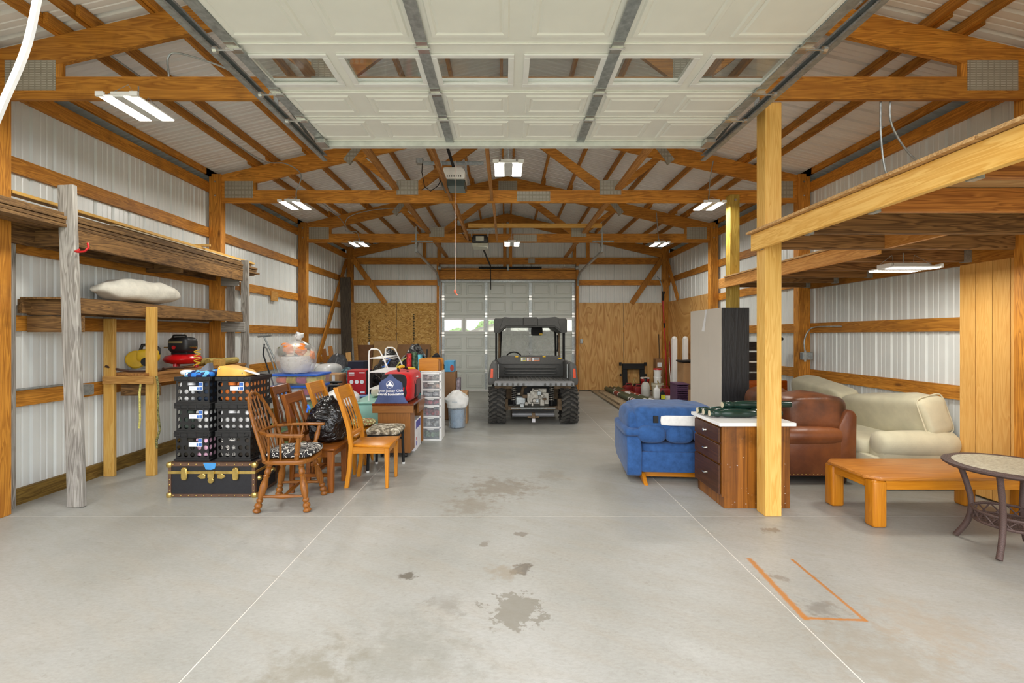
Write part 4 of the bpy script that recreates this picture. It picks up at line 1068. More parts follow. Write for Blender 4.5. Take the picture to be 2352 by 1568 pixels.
for i in range(22):
    a = i*2.4; q = .17*math.sqrt((i+.5)/22)
    m = plain(*(('orange_petal', (236,134,40), .7), ('cream_petal', (246,226,186), .7), ('moss_leaf', (92,92,62), .8))[i % 3 if i > 6 else 2])
    ob('flower', MB().sq((q*math.cos(a)*1.05, q*math.sin(a)*1.05, .255 + R.uniform(-.02,.09)), (.14,.14,.12), .8, .8, 14, 9, wrinkle(.03, 26, i)), m, bk, smooth=True)
ob('plastic_wrap', MB().lathe([(.165,.002),(.22,.04),(.262,.15),(.27,.24),(.245,.33),(.17,.385),(.08,.435),(.03,.45),(.018,.465),(.03,.49),(.045,.515)], n=32, cap=False), M_FILM, bk, smooth=True)
wv = bk.children[-1].data if bk.children else None
for v in wv.vertices: v.co += noise.noise_vector(v.co*9)*.016
ob('bag_knot', MB().sq((.045,0,.505), (.12,.05,.08), 1.0, .9, 18, 12, wrinkle(.035, 26, 2)), plain('white_film', (226,228,228), .4), bk, smooth=True)
ob('leaf_tip', MB().sq((-.1,-.1,.385), (.11,.05,.05), .9, .9, 12, 8), plain('orange_petal', (236,134,40), .7), bk, smooth=True)
ob('leaf_tip', MB().sq((.12,-.1,.37), (.10,.05,.07), .9, .9, 12, 8), plain('orange_petal', (236,134,40), .7), bk, smooth=True)

fr = thing('folded_cart', 'folded grey tubular cart leaning against the left wall', 'cart', (-3.96, 7.75, 0))
M_GREYT = plain('grey_tube', (150,156,156), .4, .5)
ob('handle', MB().tube([(-.12,0,1.50),(.10,0,1.52)], .016, 8), M_GREYT, fr, smooth=True)
ob('frame_tube', MB().tube([(-.02,0,1.50),(.12,0,1.2),(.34,0,.60),(.42,0,.02)], .015, 8), M_GREYT, fr, smooth=True)
ob('frame_tube', MB().tube([(-.06,.05,1.35),(.0,.05,1.30),(.10,.05,1.05),(.25,.05,.50),(.30,.05,.02)], .013, 8), M_GREYT, fr, smooth=True)
ob('frame_tube', MB().tube([(-.06,.09,1.38),(-.08,.09,1.2),(.16,.09,.5),(.2,.09,.02)], .013, 8), plain('dark_tube', (60,64,70), .4, .5), fr, smooth=True)
ob('axle', MB().tube([(.18,-.02,.10),(.44,.12,.10)], .012, 8), M_GREYT, fr, smooth=True)

# cartons and bags behind the chairs
carton('moving_box', 'large plain brown carton under the plastic wrapped rolls', -3.75, -3.05, 8.1, 8.9, 0, .72, M_CARD2)
carton('moving_box', 'dark brown carton beneath the taped shipping box', -3.02, -2.60, 7.5, 7.95, 0, .69, M_CARD2)
sb = carton('shipping_box', 'brown shipping box with red printed tape near the basket', -3.02, -2.66, 7.5, 7.86, .692, .90, M_CARD, plain('red_brown_tape', (166,96,74), .5))
ob('address_label', MB().box(-.14,-.07,-.1825,-.181,.02,.06).box(.07,.12,-.1825,-.181,.06,.19), M_STK, sb)
def wrapped(p):
    return wrinkle(.02, 7, 9)(p)
for k, (x, w_) in enumerate(((-3.52, .34), (-3.18, .36))):
    ob('wrapped_bedding_roll', MB().sq((0,0,0), (w_,.72,.29), .6, .7, 32, 18, wrapped), plain('bag_film_white', (206,208,208), .25, 0, .06, 6), loc=(x, 8.5, .868), smooth=True, label=('white bedding roll in clear plastic nearest the basket','white bedding roll in clear plastic beside the shipping box')[k], cat='bedding')
bag('trash_bag', 'grey green patterned plastic sack behind the shipping box', (-2.78, 8.25, .0), (.42,.5,1.0), camo_cushion('teal_print', ((40,56,66),(70,100,108),(110,140,146),(170,190,190)), 22), 8, amp=.03)
bag('trash_bag', 'crumpled dark grey sack below the corner lumber', (-3.35, 9.4, 0), (.6,.6,1.2), plain('dark_grey_film', (60,62,66), .35, 0, .2), 11, amp=.06)
tt = carton('tool_box', 'dark navy fabric storage cube behind the red box', -3.0, -2.70, 8.95, 9.4, 0, 1.02, plain('navy_cube', (38,40,58), .85))
pb = bin_('long clear bin with blue lid under the red box', -2.56, -2.10, 7.5, 8.05, 0, .56, plain('soft_blue_lid', (110,150,210), .4), ((150,170,200),(210,210,214)), 6)
rb = carton('appliance_box', 'red printed appliance carton beside the white wire rack', -2.56, -2.26, 7.62, 7.98, .562, .955, plain('red_card', (176,20,30), .5))
ob('side_face', MB().box(.1505,.153,-.178,.178,.004,.388), plain('black_card', (48,44,44), .6), rb)
for x in (-.085, 0, .085): ob('icon_disc', MB().lathe([(0,-.002),(.032,-.002),(.032,0)], (x,-.1805,.205), 16, 'y'), M_STK, rb)
ob('print', MB().box(-.13,-.04,-.1825,-.1805,.335,.36).box(-.13,-.04,-.1825,-.1805,.31,.325).box(.04,.13,-.1825,-.1805,.345,.36).box(-.13,-.04,-.1825,-.1805,.02,.045).box(.06,.13,-.1825,-.1805,.02,.05), M_STK, rb)
oc = thing('office_chair', 'black office chair with armrests behind the dining chairs', 'chair', (-2.60, 6.98, 0), .25)
ob('seat', MB().sq((0,0,.46), (.46,.46,.10), .5, .4, 24, 10), fabric('navy_upholstery', (34,36,48)), oc, smooth=True)
ob('backrest', MB().sq((-.24,.02,.74), (.09,.42,.44), .5, .4, 24, 12), fabric('navy_upholstery', (34,36,48)), oc, smooth=True)
ob('column', MB().tube([(0,0,.06),(0,0,.42)], .03, 10), M_BLACK, oc)
ob('back_stay', MB().beam((-.12,0,.42), (-.27,0,.58), .05, .02), M_BLACK, oc)
for k in range(5):
    a = k*1.2566; lg = ob('leg', MB().beam((0,0,.07), (.26*math.cos(a),.26*math.sin(a),.055), .045, .03), M_BLACK, oc)
    ob('caster', MB().lathe([(0,-.015),(.026,-.015),(.026,.015),(0,.015)], (.26*math.cos(a),.26*math.sin(a),.027), 10, 'x'), M_BLACK, lg)
for y in (-.26, .26):
    ob('armrest', MB().sq((.02,y,.80), (.27,.075,.035), .5, .6, 18, 8).tube([(.04,y,.79),(.03,y,.62),(0,y*.85,.45)], [.04,.03,.03], 8), M_BLACK, oc, smooth=True)
carton('moving_box', 'open brown carton carrying a white plastic bag', -2.42, -2.02, 6.15, 6.6, 0, .55, M_CARD2)
bag('plastic_bag', 'knotted white plastic shopping bag behind the orange chairs', (-2.22, 6.36, .552), (.44,.40,.26), plain('white_bag', (228,228,226), .45, 0, .04), 14, amp=.03)
ob('folded_blanket', MB().sq((0,0,0), (.34,.5,.12), .4, .3, 24, 10, wrinkle(.012, 8, 3)), fabric('cream_blanket', (214,206,186)), loc=(-1.76, 6.95, .70), smooth=True, label='cream folded blanket on the lowest level of the wire rack', cat='blanket')
# black trash bags
bag('trash_bag', 'black trash bag with blue ties behind the wire rack', (-2.08, 8.45, 0), (.54,.5,1.32), M_TRASH, 21, (plain('blue_drawstring', (40,110,220), .5), [(-.05,-.2,1.06),(0,-.24,1.12),(.06,-.22,1.10),(.02,-.3,1.0),(-.06,-.3,.97)]))
bag('trash_bag', 'black trash bag with yellow drawstring behind the duffel', (-1.57, 8.2, 0), (.54,.5,1.42), M_TRASH, 23, (plain('yellow_drawstring', (206,206,110), .5), [(-.32,-.24,.92),(-.22,-.27,1.06),(-.08,-.26,1.16),(.04,-.27,1.18),(.08,-.30,1.06),(.06,-.32,.96)]))
bag('trash_bag', 'low black trash bag sagging beside the red box', (-2.38, 8.95, 0), (.5,.5,1.02), M_TRASH, 25)
bag('trash_bag', 'black trash bag slumped under the wire rack back', (-1.9, 7.72, 0), (.36,.42,.72), M_TRASH, 27)
bag('plastic_sack', 'grey striped sack with knotted white top by the far door', (-1.85, 9.5, 0), (.9,.7,1.24), plain('grey_stripe_film', (128,126,118), .35, 0, .15, 12), 29, amp=.04)
bag('plastic_sack', 'black and white knotted sack next to the door track', (-1.32, 8.95, 0), (.45,.45,1.2), camo_cushion('black_white_film', ((24,24,26),(30,30,32),(40,40,42),(226,226,226)), 5), 31, amp=.05)
for k, (x, y, h, c, lab) in enumerate(((-1.50,7.32,1.24,(196,40,40),'red patterned gift wrap roll standing behind the duffel'),(-1.43,7.36,1.26,(70,96,70),'green picture gift wrap roll behind the duffel'),(-1.33,7.34,1.22,(96,180,220),'light blue gift wrap roll beside the bread box'))):
    ob('gift_wrap_roll', MB().lathe([(.0,0.001),(.04,0.001),(.04,h),(.03,h),(.03,h-.03),(0,h-.03)], (x,y,0), 14), plain('wrap_%d' % k, c, .4, 0, .4, 22), smooth=True, label=lab, cat='wrap')
ob('umbrella_handle', MB().tube([(-1.30,7.5,0.0),(-1.25,7.5,1.30)], .012, 8), M_MBLACK, smooth=True, label='thin black pole standing behind the bread box', cat='pole')
# by the far door
carton('moving_box', 'tall brown carton behind the drawer tower', -1.11, -.90, 8.47, 8.8, 0, .86, M_CARD2)
px = carton('picture_box', 'blue picture printed box on the tall carton', -1.10, -.93, 8.48, 8.78, .862, 1.06, plain('sky_card', (80,160,206), .5))
ob('print', MB().sq((.05,-.1515,.07), (.07,.003,.12), .9, .9, 14, 8), plain('rust_print', (170,66,50), .6), px)
carton('moving_box', 'narrow printed carton standing at the door side of the pile', -.89, -.83, 8.5, 8.8, 0, .74, plain('mixed_print', (150,140,150), .6, 0, .4, 14))
carton('moving_box', 'open brown carton behind the clear tub', -.93, -.66, 8.12, 8.42, 0, .54, M_CARD, flaps=False)
tb = thing('plastic_tub', 'clear grey blue plastic tub stuffed with white bag', 'tub', (-.80, 7.78, 0))
mb = MB()
mb.lathe([(0,.003),(.12,.003),(.135,.02),(.155,.43),(.17,.435),(.17,.445),(.15,.445)], n=28, cap=False)
ob('tub', mb, glass('blue_grey_tub', (.84,.89,.94), .06, dirt=.32, dirtcol=(206,214,222)), tb, smooth=True)
ob('inner_bin', MB().lathe([(0,.01),(.10,.01),(.12,.30),(0,.31)], n=24), plain('pale_blue_fill', (176,196,214), .6), tb, smooth=True)
bag('plastic_bag', 'white crinkled plastic bag bulging from the clear tub', (-.80, 7.78, .33), (.33,.33,.27), plain('white_bag', (228,228,226), .45, 0, .04), 17, amp=.055)

# lumber and sheets standing against the back left corner
for (x0, x1, h, lab, m) in ((-4.1,-3.62,1.26,'brown hardboard sheet leaning on the strand board', plain('hardboard', (118,80,46), .7)), (-3.6,-2.95,1.36,'tan fibreboard sheet leaning on the strand board', plain('fibreboard', (176,140,92), .8)), (-2.94,-2.05,1.27,'flat brown carton sheet leaning on the strand board', M_CARD2)):
    ob('leaning_sheet', MB().beam(((x0+x1)/2, 12.55, 0.005), ((x0+x1)/2, 12.90, h), x1-x0, .012, (0,1,0)), m, label=lab, cat='sheet')
for k, (x, y, h, w, dx, lab, m) in enumerate(((-4.12,11.9,3.0,.26,.03,'tall dark weathered plank standing in the left corner', wood('barn_plank', (84,74,60), (50,42,34), 'z', .85)),
        (-4.06,12.5,2.4,.16,-.05,'tall raw plank beside the corner post', wood('raw_stud', (196,150,84), (150,104,50), 'z', .7)),
        (-3.98,11.95,1.45,.14,.0,'pale grey board in front of the left corner post', weathered('z')),
        (-4.14,10.9,1.2,.10,-.12,'short brown stud leaning near the diagonal brace', walnut('z')), (-4.08,11.1,1.26,.10,-.10,'short tan stud leaning near the diagonal brace', wood('brown_brace_z', (190,132,66), (146,92,38), 'z', .6)),
        (-3.86,11.5,1.1,.12,-.02,'short plywood strip standing in the left corner', M_PLY))):
    ob('leaning_board', MB().beam((x+.12, y, 0.0), (x+dx, y+.1, h), w, .035, (0,1,0)), m, label=lab, cat='board')
# ------------------------------------------------------------------ utility vehicle
uv = thing('utility_vehicle', 'dark grey utility vehicle parked facing the far door', 'vehicle', (.475, 8.21, 0))
M_BODY = plain('charcoal_moulding', (80,80,78), .55, 0, .06, 30, .1)
M_TIRE = plain('tyre_rubber', (44,43,41), .85, 0, .1, 20)
M_MUD = plain('dusty_brown_steel', (104,86,64), .8, 0, .2, 12)
M_GREYM = plain('grey_tailgate', (128,130,132), .5, 0, .08, 12)
M_ALU = plain('cast_aluminium', (158,154,144), .45, .6, .15, 25)
def tyre(x, y, r=.31, w=.27):
    tl = MB().lathe([(r*.5,-w*.42),(r*.62,-w*.5),(r*.86,-w*.5),(r*.95,-w*.4),(r*.955,0),(r*.95,w*.4),(r*.86,w*.5),(r*.62,w*.5),(r*.5,w*.42)], (0,0,0), 36, 'x')
    o = ob('tyre', tl, M_TIRE, uv, (x, y, r), smooth=True)
    tr_ = MB(); n = 22
    for k in range(n):
        for i, (u, sk_) in enumerate(((-.40,.5),(-.16,.28),(.16,-.28),(.40,-.5))):
            a = 2*math.pi*(k + (.5 if i % 2 else 0))/n
            M = Matrix.Rotation(a, 4, 'X') @ Matrix.Translation((u*w, 0, r*.965)) @ Matrix.Rotation(sk_, 4, 'Z')
            tr_.at(M).box(-.042,.042,-.017,.017,-.02,.018)
    tr_.at(Matrix())
    ob('tread', tr_, plain('tread_rubber', (66,64,60), .9, 0, .2, 30), o, kind='stuff')
    ob('rim', MB().lathe([(0,-.04),(.12,-.05),(r*.52,-.09),(r*.52,.09),(.12,.05),(0,.04)], (0,0,0), 24, 'x'), M_MBLACK, o)
for x in (-.62, .62):
    for y in (0, 2.0): tyre(x, y)
# bed
ob('bed_floor', MB().box(-.62,.62,-.18,.74,.70,.735), M_BODY, uv)
for k in range(15): ob('bed_rib', MB().box(-.56+k*.08-.012,-.56+k*.08+.012,-.17,.72,.735,.745), M_BODY, uv)
hw = ob('bed_front_wall', MB().prism([(-.66,.735),(.66,.735),(.66,1.05),(.52,1.135),(-.52,1.135),(-.66,1.05)], .74, .80), M_BODY, uv, bevel=.012, seg=2)
for z in (.80,.855,.91): ob('louvre', MB().sq((0,.72,z), (1.0,.09,.03), .4, .3, 20, 8), M_BODY, hw, smooth=True)
ob('wall_ledge', MB().box(-.56,.56,.715,.76,.97,.985), M_BODY, hw, bevel=.004)
for k, (x, w_, c) in enumerate(((-.135,.10,(214,206,90)),(-.03,.085,(226,160,110)),(.10,.15,(222,130,80)))):
    s_ = ob('warning_label', MB().box(x-w_/2,x+w_/2,.7365,.7395,1.03,1.10), plain('label_rim_%d' % k, c, .5), hw)
    ob('label_print', MB().box(x-w_/2+.008,x-w_/2+.038,.735,.7365,1.038,1.092), M_STK, s_)
    ob('label_print', MB().box(x-w_/2+.042,x+w_/2-.008,.735,.7365,1.05,1.092), plain('grey_print', (150,156,160), .6), s_)
for x in (-.26, .26, .56): ob('latch', MB().sq((x,.735,1.115 if x < .5 else 1.08), (.06,.02,.025), .5, .4, 14, 8), M_YEL, hw, smooth=True)
for sx in (-1, 1):
    fd_ = ob('rear_fender', MB().prism([(sx*.64,.68),(sx*.77,.66),(sx*.78,.74),(sx*.745,1.0),(sx*.70,1.05),(sx*.63,1.05)], -.12, .80), M_BODY, uv, bevel=.02, seg=2)
    ob('tail_light', MB().prism([(sx*.69,.79),(sx*.735,.79),(sx*.725,.95),(sx*.685,.95)], -.135, -.12), plain('tail_lamp', (226,84,44), .25), fd_)
    ob('bed_side', MB().box(*sorted((sx*.62, sx*.645)), -.10, .74, .735, 1.03), M_BODY, uv)
    ob('latch_bar', MB().tube([(sx*.60,-.05,.78),(sx*.60,-.04,1.02)], .012, 8), M_GALV, uv)
tg = ob('tailgate', MB().box(-.66,.66,-.48,-.18,.685,.745), M_GREYM, uv, bevel=.008)
for k in range(15):
    x = -.62 + k*.0886
    if 5 < k < 9: continue
    ob('tailgate_recess', MB().box(x-.016,x+.016,-.49,-.478,.69,.735), M_BODY, tg, bevel=.006)
ob('tailgate_badge', MB().box(-.15,.15,-.488,-.478,.69,.735), M_GREYM, tg, bevel=.004)
# cab
for sx in (-1, 1):
    for y, d in ((.86, 0), (.97, .0)):
        ob('rollover_post', MB().tube([(sx*.655,y,.70),(sx*.655,y,1.60)], .019 if d == 0 else .015, 10), M_MBLACK, uv)
    ob('rollover_post', MB().tube([(sx*.60,1.85,.75),(sx*.585,1.72,1.25),(sx*.56,1.55,1.72)], .022, 10), M_MBLACK, uv, smooth=True)
    ob('brace_tube', MB().tube([(sx*.60,1.1,.85),(sx*.60,1.3,1.60)], .022, 8), M_MUD, uv)
    ob('front_fender', MB().sq((sx*.62,2.0,.66), (.34,.85,.22), .5, .5, 20, 10), M_BODY, uv, smooth=True)
ob('grab_handle', MB().tube([(.57,1.28,1.52),(.57,1.24,1.45),(.57,1.24,1.25),(.57,1.28,1.2)], .012, 8), M_MBLACK, uv, smooth=True)
rf = ob('roof', MB().prism([(-.70,1.58),(-.70,1.82),(-.67,1.845),(-.55,1.845),(-.50,1.87),(-.13,1.855),(-.13,1.84),(.13,1.84),(.13,1.855),(.50,1.87),(.55,1.845),(.67,1.845),(.70,1.82),(.70,1.58),(.60,1.56),(.46,1.68),(-.46,1.68),(-.60,1.56)], .76, 2.0), M_BODY, uv, bevel=.012, seg=2)
ob('roof_rib', MB().prism([(-.13,1.70),(.13,1.70),(.13,1.868),(-.13,1.868)], .735, 1.0), M_BODY, rf, bevel=.01)
for sg in (-1, 1): ob('roof_rib', MB().prism([(sg*.135,1.70),(sg*.135,1.845),(sg*.48,1.875),(sg*.52,1.84),(sg*.60,1.60),(sg*.46,1.70)], .745, 1.0), M_BODY, rf, bevel=.008)
ob('windshield', MB().add([(-.60,1.95,.98),(.60,1.95,.98),(.55,1.62,1.72),(-.55,1.62,1.72)], [(0,1,2,3)]), M_DIRTY, uv)
mi = ob('mirror', MB().sq((.17,1.45,1.60), (.24,.04,.17), .35, .3, 24, 10), M_MBLACK, uv, smooth=True)
ob('mirror_reflection', MB().sq((.25,1.428,1.545), (.07,.006,.05), .8, .8, 12, 6), M_YEL, mi)  # yellow reflection in the mirror, put in as a coloured patch
ob('seat_base', MB().box(-.60,.60,.84,1.30,.55,.78), M_MBLACK, uv, bevel=.02)
ob('seat_back', MB().sq((0,.90,.95), (1.15,.10,.34), .4, .3, 24, 12), M_MBLACK, uv, smooth=True)
ob('dash', MB().box(-.60,.60,1.85,2.05,.55,.98), M_MBLACK, uv, bevel=.03)
ob('hood', MB().prism([(1.95,.55),(2.75,.55),(2.78,.75),(2.6,.88),(1.95,.98)], -.60, .60, 'x'), M_BODY, uv, bevel=.03, seg=2)
ob('front_bumper', MB().tube([(-.5,2.85,.42),(.5,2.85,.42)], .03, 8), M_MBLACK, uv)
ob('floor_pan', MB().box(-.62,.62,.35,2.6,.26,.36), M_MBLACK, uv)
ob('steering_wheel', MB().tube([(-.3+.17*math.cos(a),1.62+.06*math.sin(a),1.02+.15*math.sin(a)) for a in [i*math.pi/10 for i in range(20)]], .014, 6, True), M_MBLACK, uv, smooth=True)
# drivetrain
ob('inner_fender', MB().box(-.66,-.36,-.1,.7,.60,.69), M_MUD, uv); ob('inner_fender', MB().box(.36,.66,-.1,.7,.60,.69), M_MUD, uv)
for sx in (-1, 1): ob('splash_guard', MB().box(*sorted((sx*.36, sx*.46)), .20, .24, .38, .66), M_MUD, uv)
ob('engine_block', MB().box(-.10,.28,-.02,.35,.32,.52).box(-.05,.10,-.06,.0,.36,.56).box(.12,.20,-.08,.0,.30,.42).box(-.02,.24,-.05,.2,.52,.60).cyl((.02,-.06,.40),(.02,-.14,.40),.035).cyl((.16,-.04,.48),(.16,-.12,.48),.03), M_ALU, uv, bevel=.008)
ob('muffler', MB().box(-.30,-.12,-.05,.30,.31,.46), M_GALV, uv, bevel=.02)
ob('exhaust_pipe', MB().tube([(-.2,0,.46),(-.17,.05,.60),(-.05,.1,.64)], .03, 8), M_MUD, uv, smooth=True)
ob('crankcase', MB().box(-.32,.34,.05,.5,.45,.68), M_MBLACK, uv)
for sx in (-1, 1):
    sh = ob('shock_absorber', MB().tube([(sx*.33,-.02,.30),(sx*.33,-.02,.66)], .022, 8), M_MBLACK, uv)
    ob('coil_spring', MB().tube([(sx*.33+.042*math.cos(a), -.02+.042*math.sin(a), .38+.006*a) for a in [i*.4 for i in range(112)]], .008, 5), M_ALU, sh, smooth=True)
    ob('suspension_arm', MB().beam((sx*.20,-.02,.24), (sx*.50,-.02,.27), .05, .06), M_MUD, uv)
    ob('hub_knuckle', MB().box(*sorted((sx*.43, sx*.52)), -.08, .08, .22, .42), M_MUD, uv, bevel=.01)
ob('rear_frame_tube', MB().tube([(-.38,-.16,.27),(.38,-.16,.27)], .014, 8), M_GALV, uv)
ob('rear_frame_tube', MB().box(-.36,.36,-.14,-.10,.20,.235), M_MBLACK, uv)
for k in range(10): ob('engine_fitting', MB().cbox((R.uniform(-.28,.30), R.uniform(-.13,-.05), R.uniform(.30,.62)), (R.uniform(.03,.09), .05, R.uniform(.03,.07))), (M_ALU, M_GALV, M_MUD)[k % 3], uv, bevel=.006)
ob('rear_bumper', MB().tube([(-.36,-.18,.165),(.36,-.18,.165)], .035, 10), plain('worn_bumper', (112,114,118), .5, .3), uv)
ob('hitch_receiver', MB().box(-.03,.03,-.24,-.10,.10,.20).box(-.10,.10,-.22,-.20,.12,.145), M_MUD, uv, bevel=.004)
ob('hitch_cap', MB().box(-.028,.028,-.26,-.24,.05,.11), plain('hitch_cap', (200,200,206), .4), uv)

# ------------------------------------------------------------------ ceiling: lamps, openers, cables
M_LED = lit('led_lens', (255,250,236), 4)
def lamp(label, loc, rz=0, drop=.12, power=8, parent_rot=None):
    t = thing('high_bay_light', label, 'light', loc, rz, 'led high bay lights')
    ob('housing', MB().box(-.08,.08,-.18,.18,.0,.05).box(-.15,.15,-.205,.205,.0,.014), M_WHITE, t, bevel=.004)
    ob('end_cap', MB().box(-.16,-.10,-.22,-.2,-.005,.03), M_WHITE, t); ob('end_cap', MB().box(.10,.16,-.22,-.2,-.005,.03), M_WHITE, t)
    for sx in (-1, 1):
        ob('led_lens', MB().box(*sorted((sx*.045, sx*.145)), -.2, .2, -.006, -.0005), M_LED, t)
    ob('reflector_strip', MB().box(-.04,.04,-.2,.2,-.005,-.0005), plain('grey_reflector', (206,208,206), .4), t)
    for y in (-.17, .17): ob('hanging_wire', MB().tube([(-.10,y,.03),(0,y*.6,min(drop,.14)),(.10,y,.03)], .0025, 4), M_GALV, t)
    ob('hanging_chain', MB().tube([(0,0,.05),(0,0,drop+.02)], .005, 5), M_GALV, t)
    L = bpy.data.lights.new('led_light', 'AREA'); L.shape = 'RECTANGLE'; L.size = .28; L.size_y = .40; L.energy = power; L.color = (1, .97, .90)
    lo = bpy.data.objects.new('led_light', L); COL.objects.link(lo); lo.parent = t; lo.location = (0,0,-.012)
    return t
lamp('white led light hanging from the first truss at left', (-2.95, 3.78, 3.34), 0, .16)
lamp('white led light on the second truss at left', (-3.06, 6.85, 3.41), 0, .1)
lamp('white led light on the third truss at left', (-3.06, 9.85, 3.42), 0, .1)
lamp('white led light near the ridge above the front door opener', (.03, 5.08, 3.31), 0, 1.54)
lamp('white led light near the middle of the far truss', (.13, 9.5, 3.36), 0, .3)
lamp('white led light on the second truss at right', (2.96, 6.85, 3.40), 0, .1)
lamp('white led light on the third truss at right', (3.22, 9.85, 3.42), 0, .1)
lamp('white led light hanging below the wooden loft', (3.62, 4.28, 2.12), math.pi/2, .13, 4)

def opener(label, loc, cover, base, dark):
    t = thing('door_opener', label, 'opener', loc)
    ob('cover', MB().prism([(-.16,.0),(.16,.0),(.17,.10),(.13,.17),(-.13,.17),(-.17,.10)], -.16, .20), cover, t, bevel=.03, seg=2)
    ob('light_lens', MB().prism([(-.15,-.085),(.15,-.085),(.165,-.002),(-.165,-.002)], -.15, .19), base, t, bevel=.01)
    for k in range(8): ob('vent_slot', MB().box(-.105+k*.03-.005,-.105+k*.03+.005,-.163,-.159,.03,.05), M_MBLACK, t)
    return t
op1 = opener('white garage door opener hanging behind the open door', (-.70, 6.42, 3.60), plain('opener_white', (232,230,222), .4), plain('smoke_lens', (66,78,76), .2), False)
ob('rail', MB().box(-.015,.015,-2.0,-.05,.17,.20), M_MBLACK, op1)
ob('hanger_angle', MB().box(-.43,.40,.02,.05,.30,.303).box(-.43,.40,.047,.05,.26,.30), M_GALV, op1)
for x in (-.18, .16): ob('hanger_strap', MB().box(x-.014,x+.014,.0,.004,.10,.30), M_GALV, op1)
ob('release_cord', MB().tube([(.06,-.45,.14),(.06,-.45,-1.5)], .004, 5), plain('white_red_cord', (240,214,206), .7), op1)
kn_ = ob('cord_handle', MB().sq((.06,-.45,-1.52), (.03,.03,.045), .7, .7, 10, 8).tube([(.06,-.45,-1.54),(.092,-.45,-1.57)], .008, 6), plain('orange_handle', (222,110,80), .5), op1, smooth=True)
ob('power_cord', MB().tube([(-.45,.1,.34),(-.46,.1,.18),(-.42,.1,-.02),(-.34,.1,-.08),(-.24,.08,-.02),(-.17,.05,.08)], .006, 6), M_MBLACK, op1, smooth=True)
ob('ceiling_outlet', MB().box(-1.24,-1.14,6.50,6.58,3.90,3.98), M_GALV, bevel=.01, label='grey outlet box feeding the front opener', cat='outlet')
op2 = opener('dark garage door opener with bare lamp above the far door', (-.52, 9.70, 3.40), plain('opener_black', (40,40,40), .4), plain('frosted_lens', (200,202,186), .3), True)
ob('rail', MB().beam((.02,.0,.0), (.12,2.95,-.02), .03, .03), M_MBLACK, op2)
ob('hanger_angle', MB().box(-.35,.35,.0,.03,.28,.31), M_GALV, op2)
for x in (-.18, .16): ob('hanger_strap', MB().box(x-.012,x+.012,.0,.004,.15,.28), M_GALV, op2)
ob('door_arm', MB().beam((.12,2.95,-.02), (.12,3.22,-.62), .02, .01), M_MBLACK, op2)
ob('lamp_panel', MB().box(-.08,.08,-.165,-.159,.04,.13), plain('frosted_lens', (200,202,186), .3), op2)
ob('power_cord', MB().tube([(-.40,.1,.42),(-.38,.1,.25),(-.30,.1,.12),(-.17,.05,.08)], .006, 6), M_MBLACK, op2, smooth=True)
ob('ceiling_outlet', MB().box(-1.0,-.9,9.72,9.80,3.80,3.9), M_GALV, bevel=.01, label='grey outlet box feeding the far opener', cat='outlet')
def cable(label, pts, r=.008): return ob('metal_cable', MB().tube(smooth_pts(pts), r, 6), M_GALV, smooth=True, label=label, cat='cable')
def smooth_pts(p, n=6):
    p = [Vector(q) for q in p]; out = []
    for i in range(len(p)-1):
        a, b, c, d = p[max(i-1,0)], p[i], p[i+1], p[min(i+2,len(p)-1)]
        for k in range(n):
            t = k/n
            out.append(.5*((2*b)+(-a+c)*t+(2*a-5*b+4*c-d)*t*t+(-a+3*b-3*c+d)*t**3))
    out.append(p[-1]); return out
cable('armored cable arching over the first truss chord at left', [(-3.4,4.6,3.98),(-3.05,4.05,3.75),(-2.85,3.97,3.68),(-2.85,3.97,3.86),(-2.75,3.97,3.9),(-2.4,3.97,3.79),(-2.2,3.97,3.69),(-1.9,3.97,3.69)])
cable('armored cable along the purlin to the second truss light', [(-3.46,4.0,3.97),(-3.46,5.5,3.97),(-3.42,6.6,3.98),(-3.2,6.85,4.02),(-3.0,6.90,3.88),(-3.06,6.88,3.62),(-3.04,6.86,3.48)])
cable('armored cable looping to the third truss light at left', [(-3.4,8.2,3.98),(-3.35,9.4,3.9),(-3.28,9.88,3.72),(-3.12,9.88,3.68),(-3.06,9.87,3.5)])
cable('armored cable swinging up the far truss top chord', [(-3.12,9.88,3.70),(-3.35,9.88,3.72),(-3.3,9.88,4.0),(-2.8,9.88,4.15),(-2.2,9.88,4.2)])
cable('armored cable dropping from the first truss into the loft, left strand', [(3.16,3.96,3.50),(3.17,3.97,3.2),(3.22,3.98,2.9),(3.35,4.0,2.7),(3.42,4.02,2.55)])
cable('armored cable dropping from the first truss into the loft, right strand', [(3.24,3.96,3.50),(3.27,3.98,3.3),(3.45,4.0,3.05),(3.7,4.02,2.92),(3.95,4.05,2.86)])
cable('armored cable feeding the second truss light at right', [(3.05,6.9,4.08),(3.0,6.9,3.8),(2.98,6.88,3.6),(2.96,6.86,3.48)])
cable('armored cable feeding the third truss light at right', [(3.18,9.9,4.1),(3.2,9.9,3.8),(3.22,9.88,3.5)])
rope(smooth_pts([(-1.16,1.18,2.45),(-1.2,1.18,2.25),(-1.27,1.18,2.08),(-1.31,1.18,1.96),(-1.32,1.18,1.7)]), .009, plain('white_rope', (240,238,236), .8), 'white pull rope hanging beside the open front door')
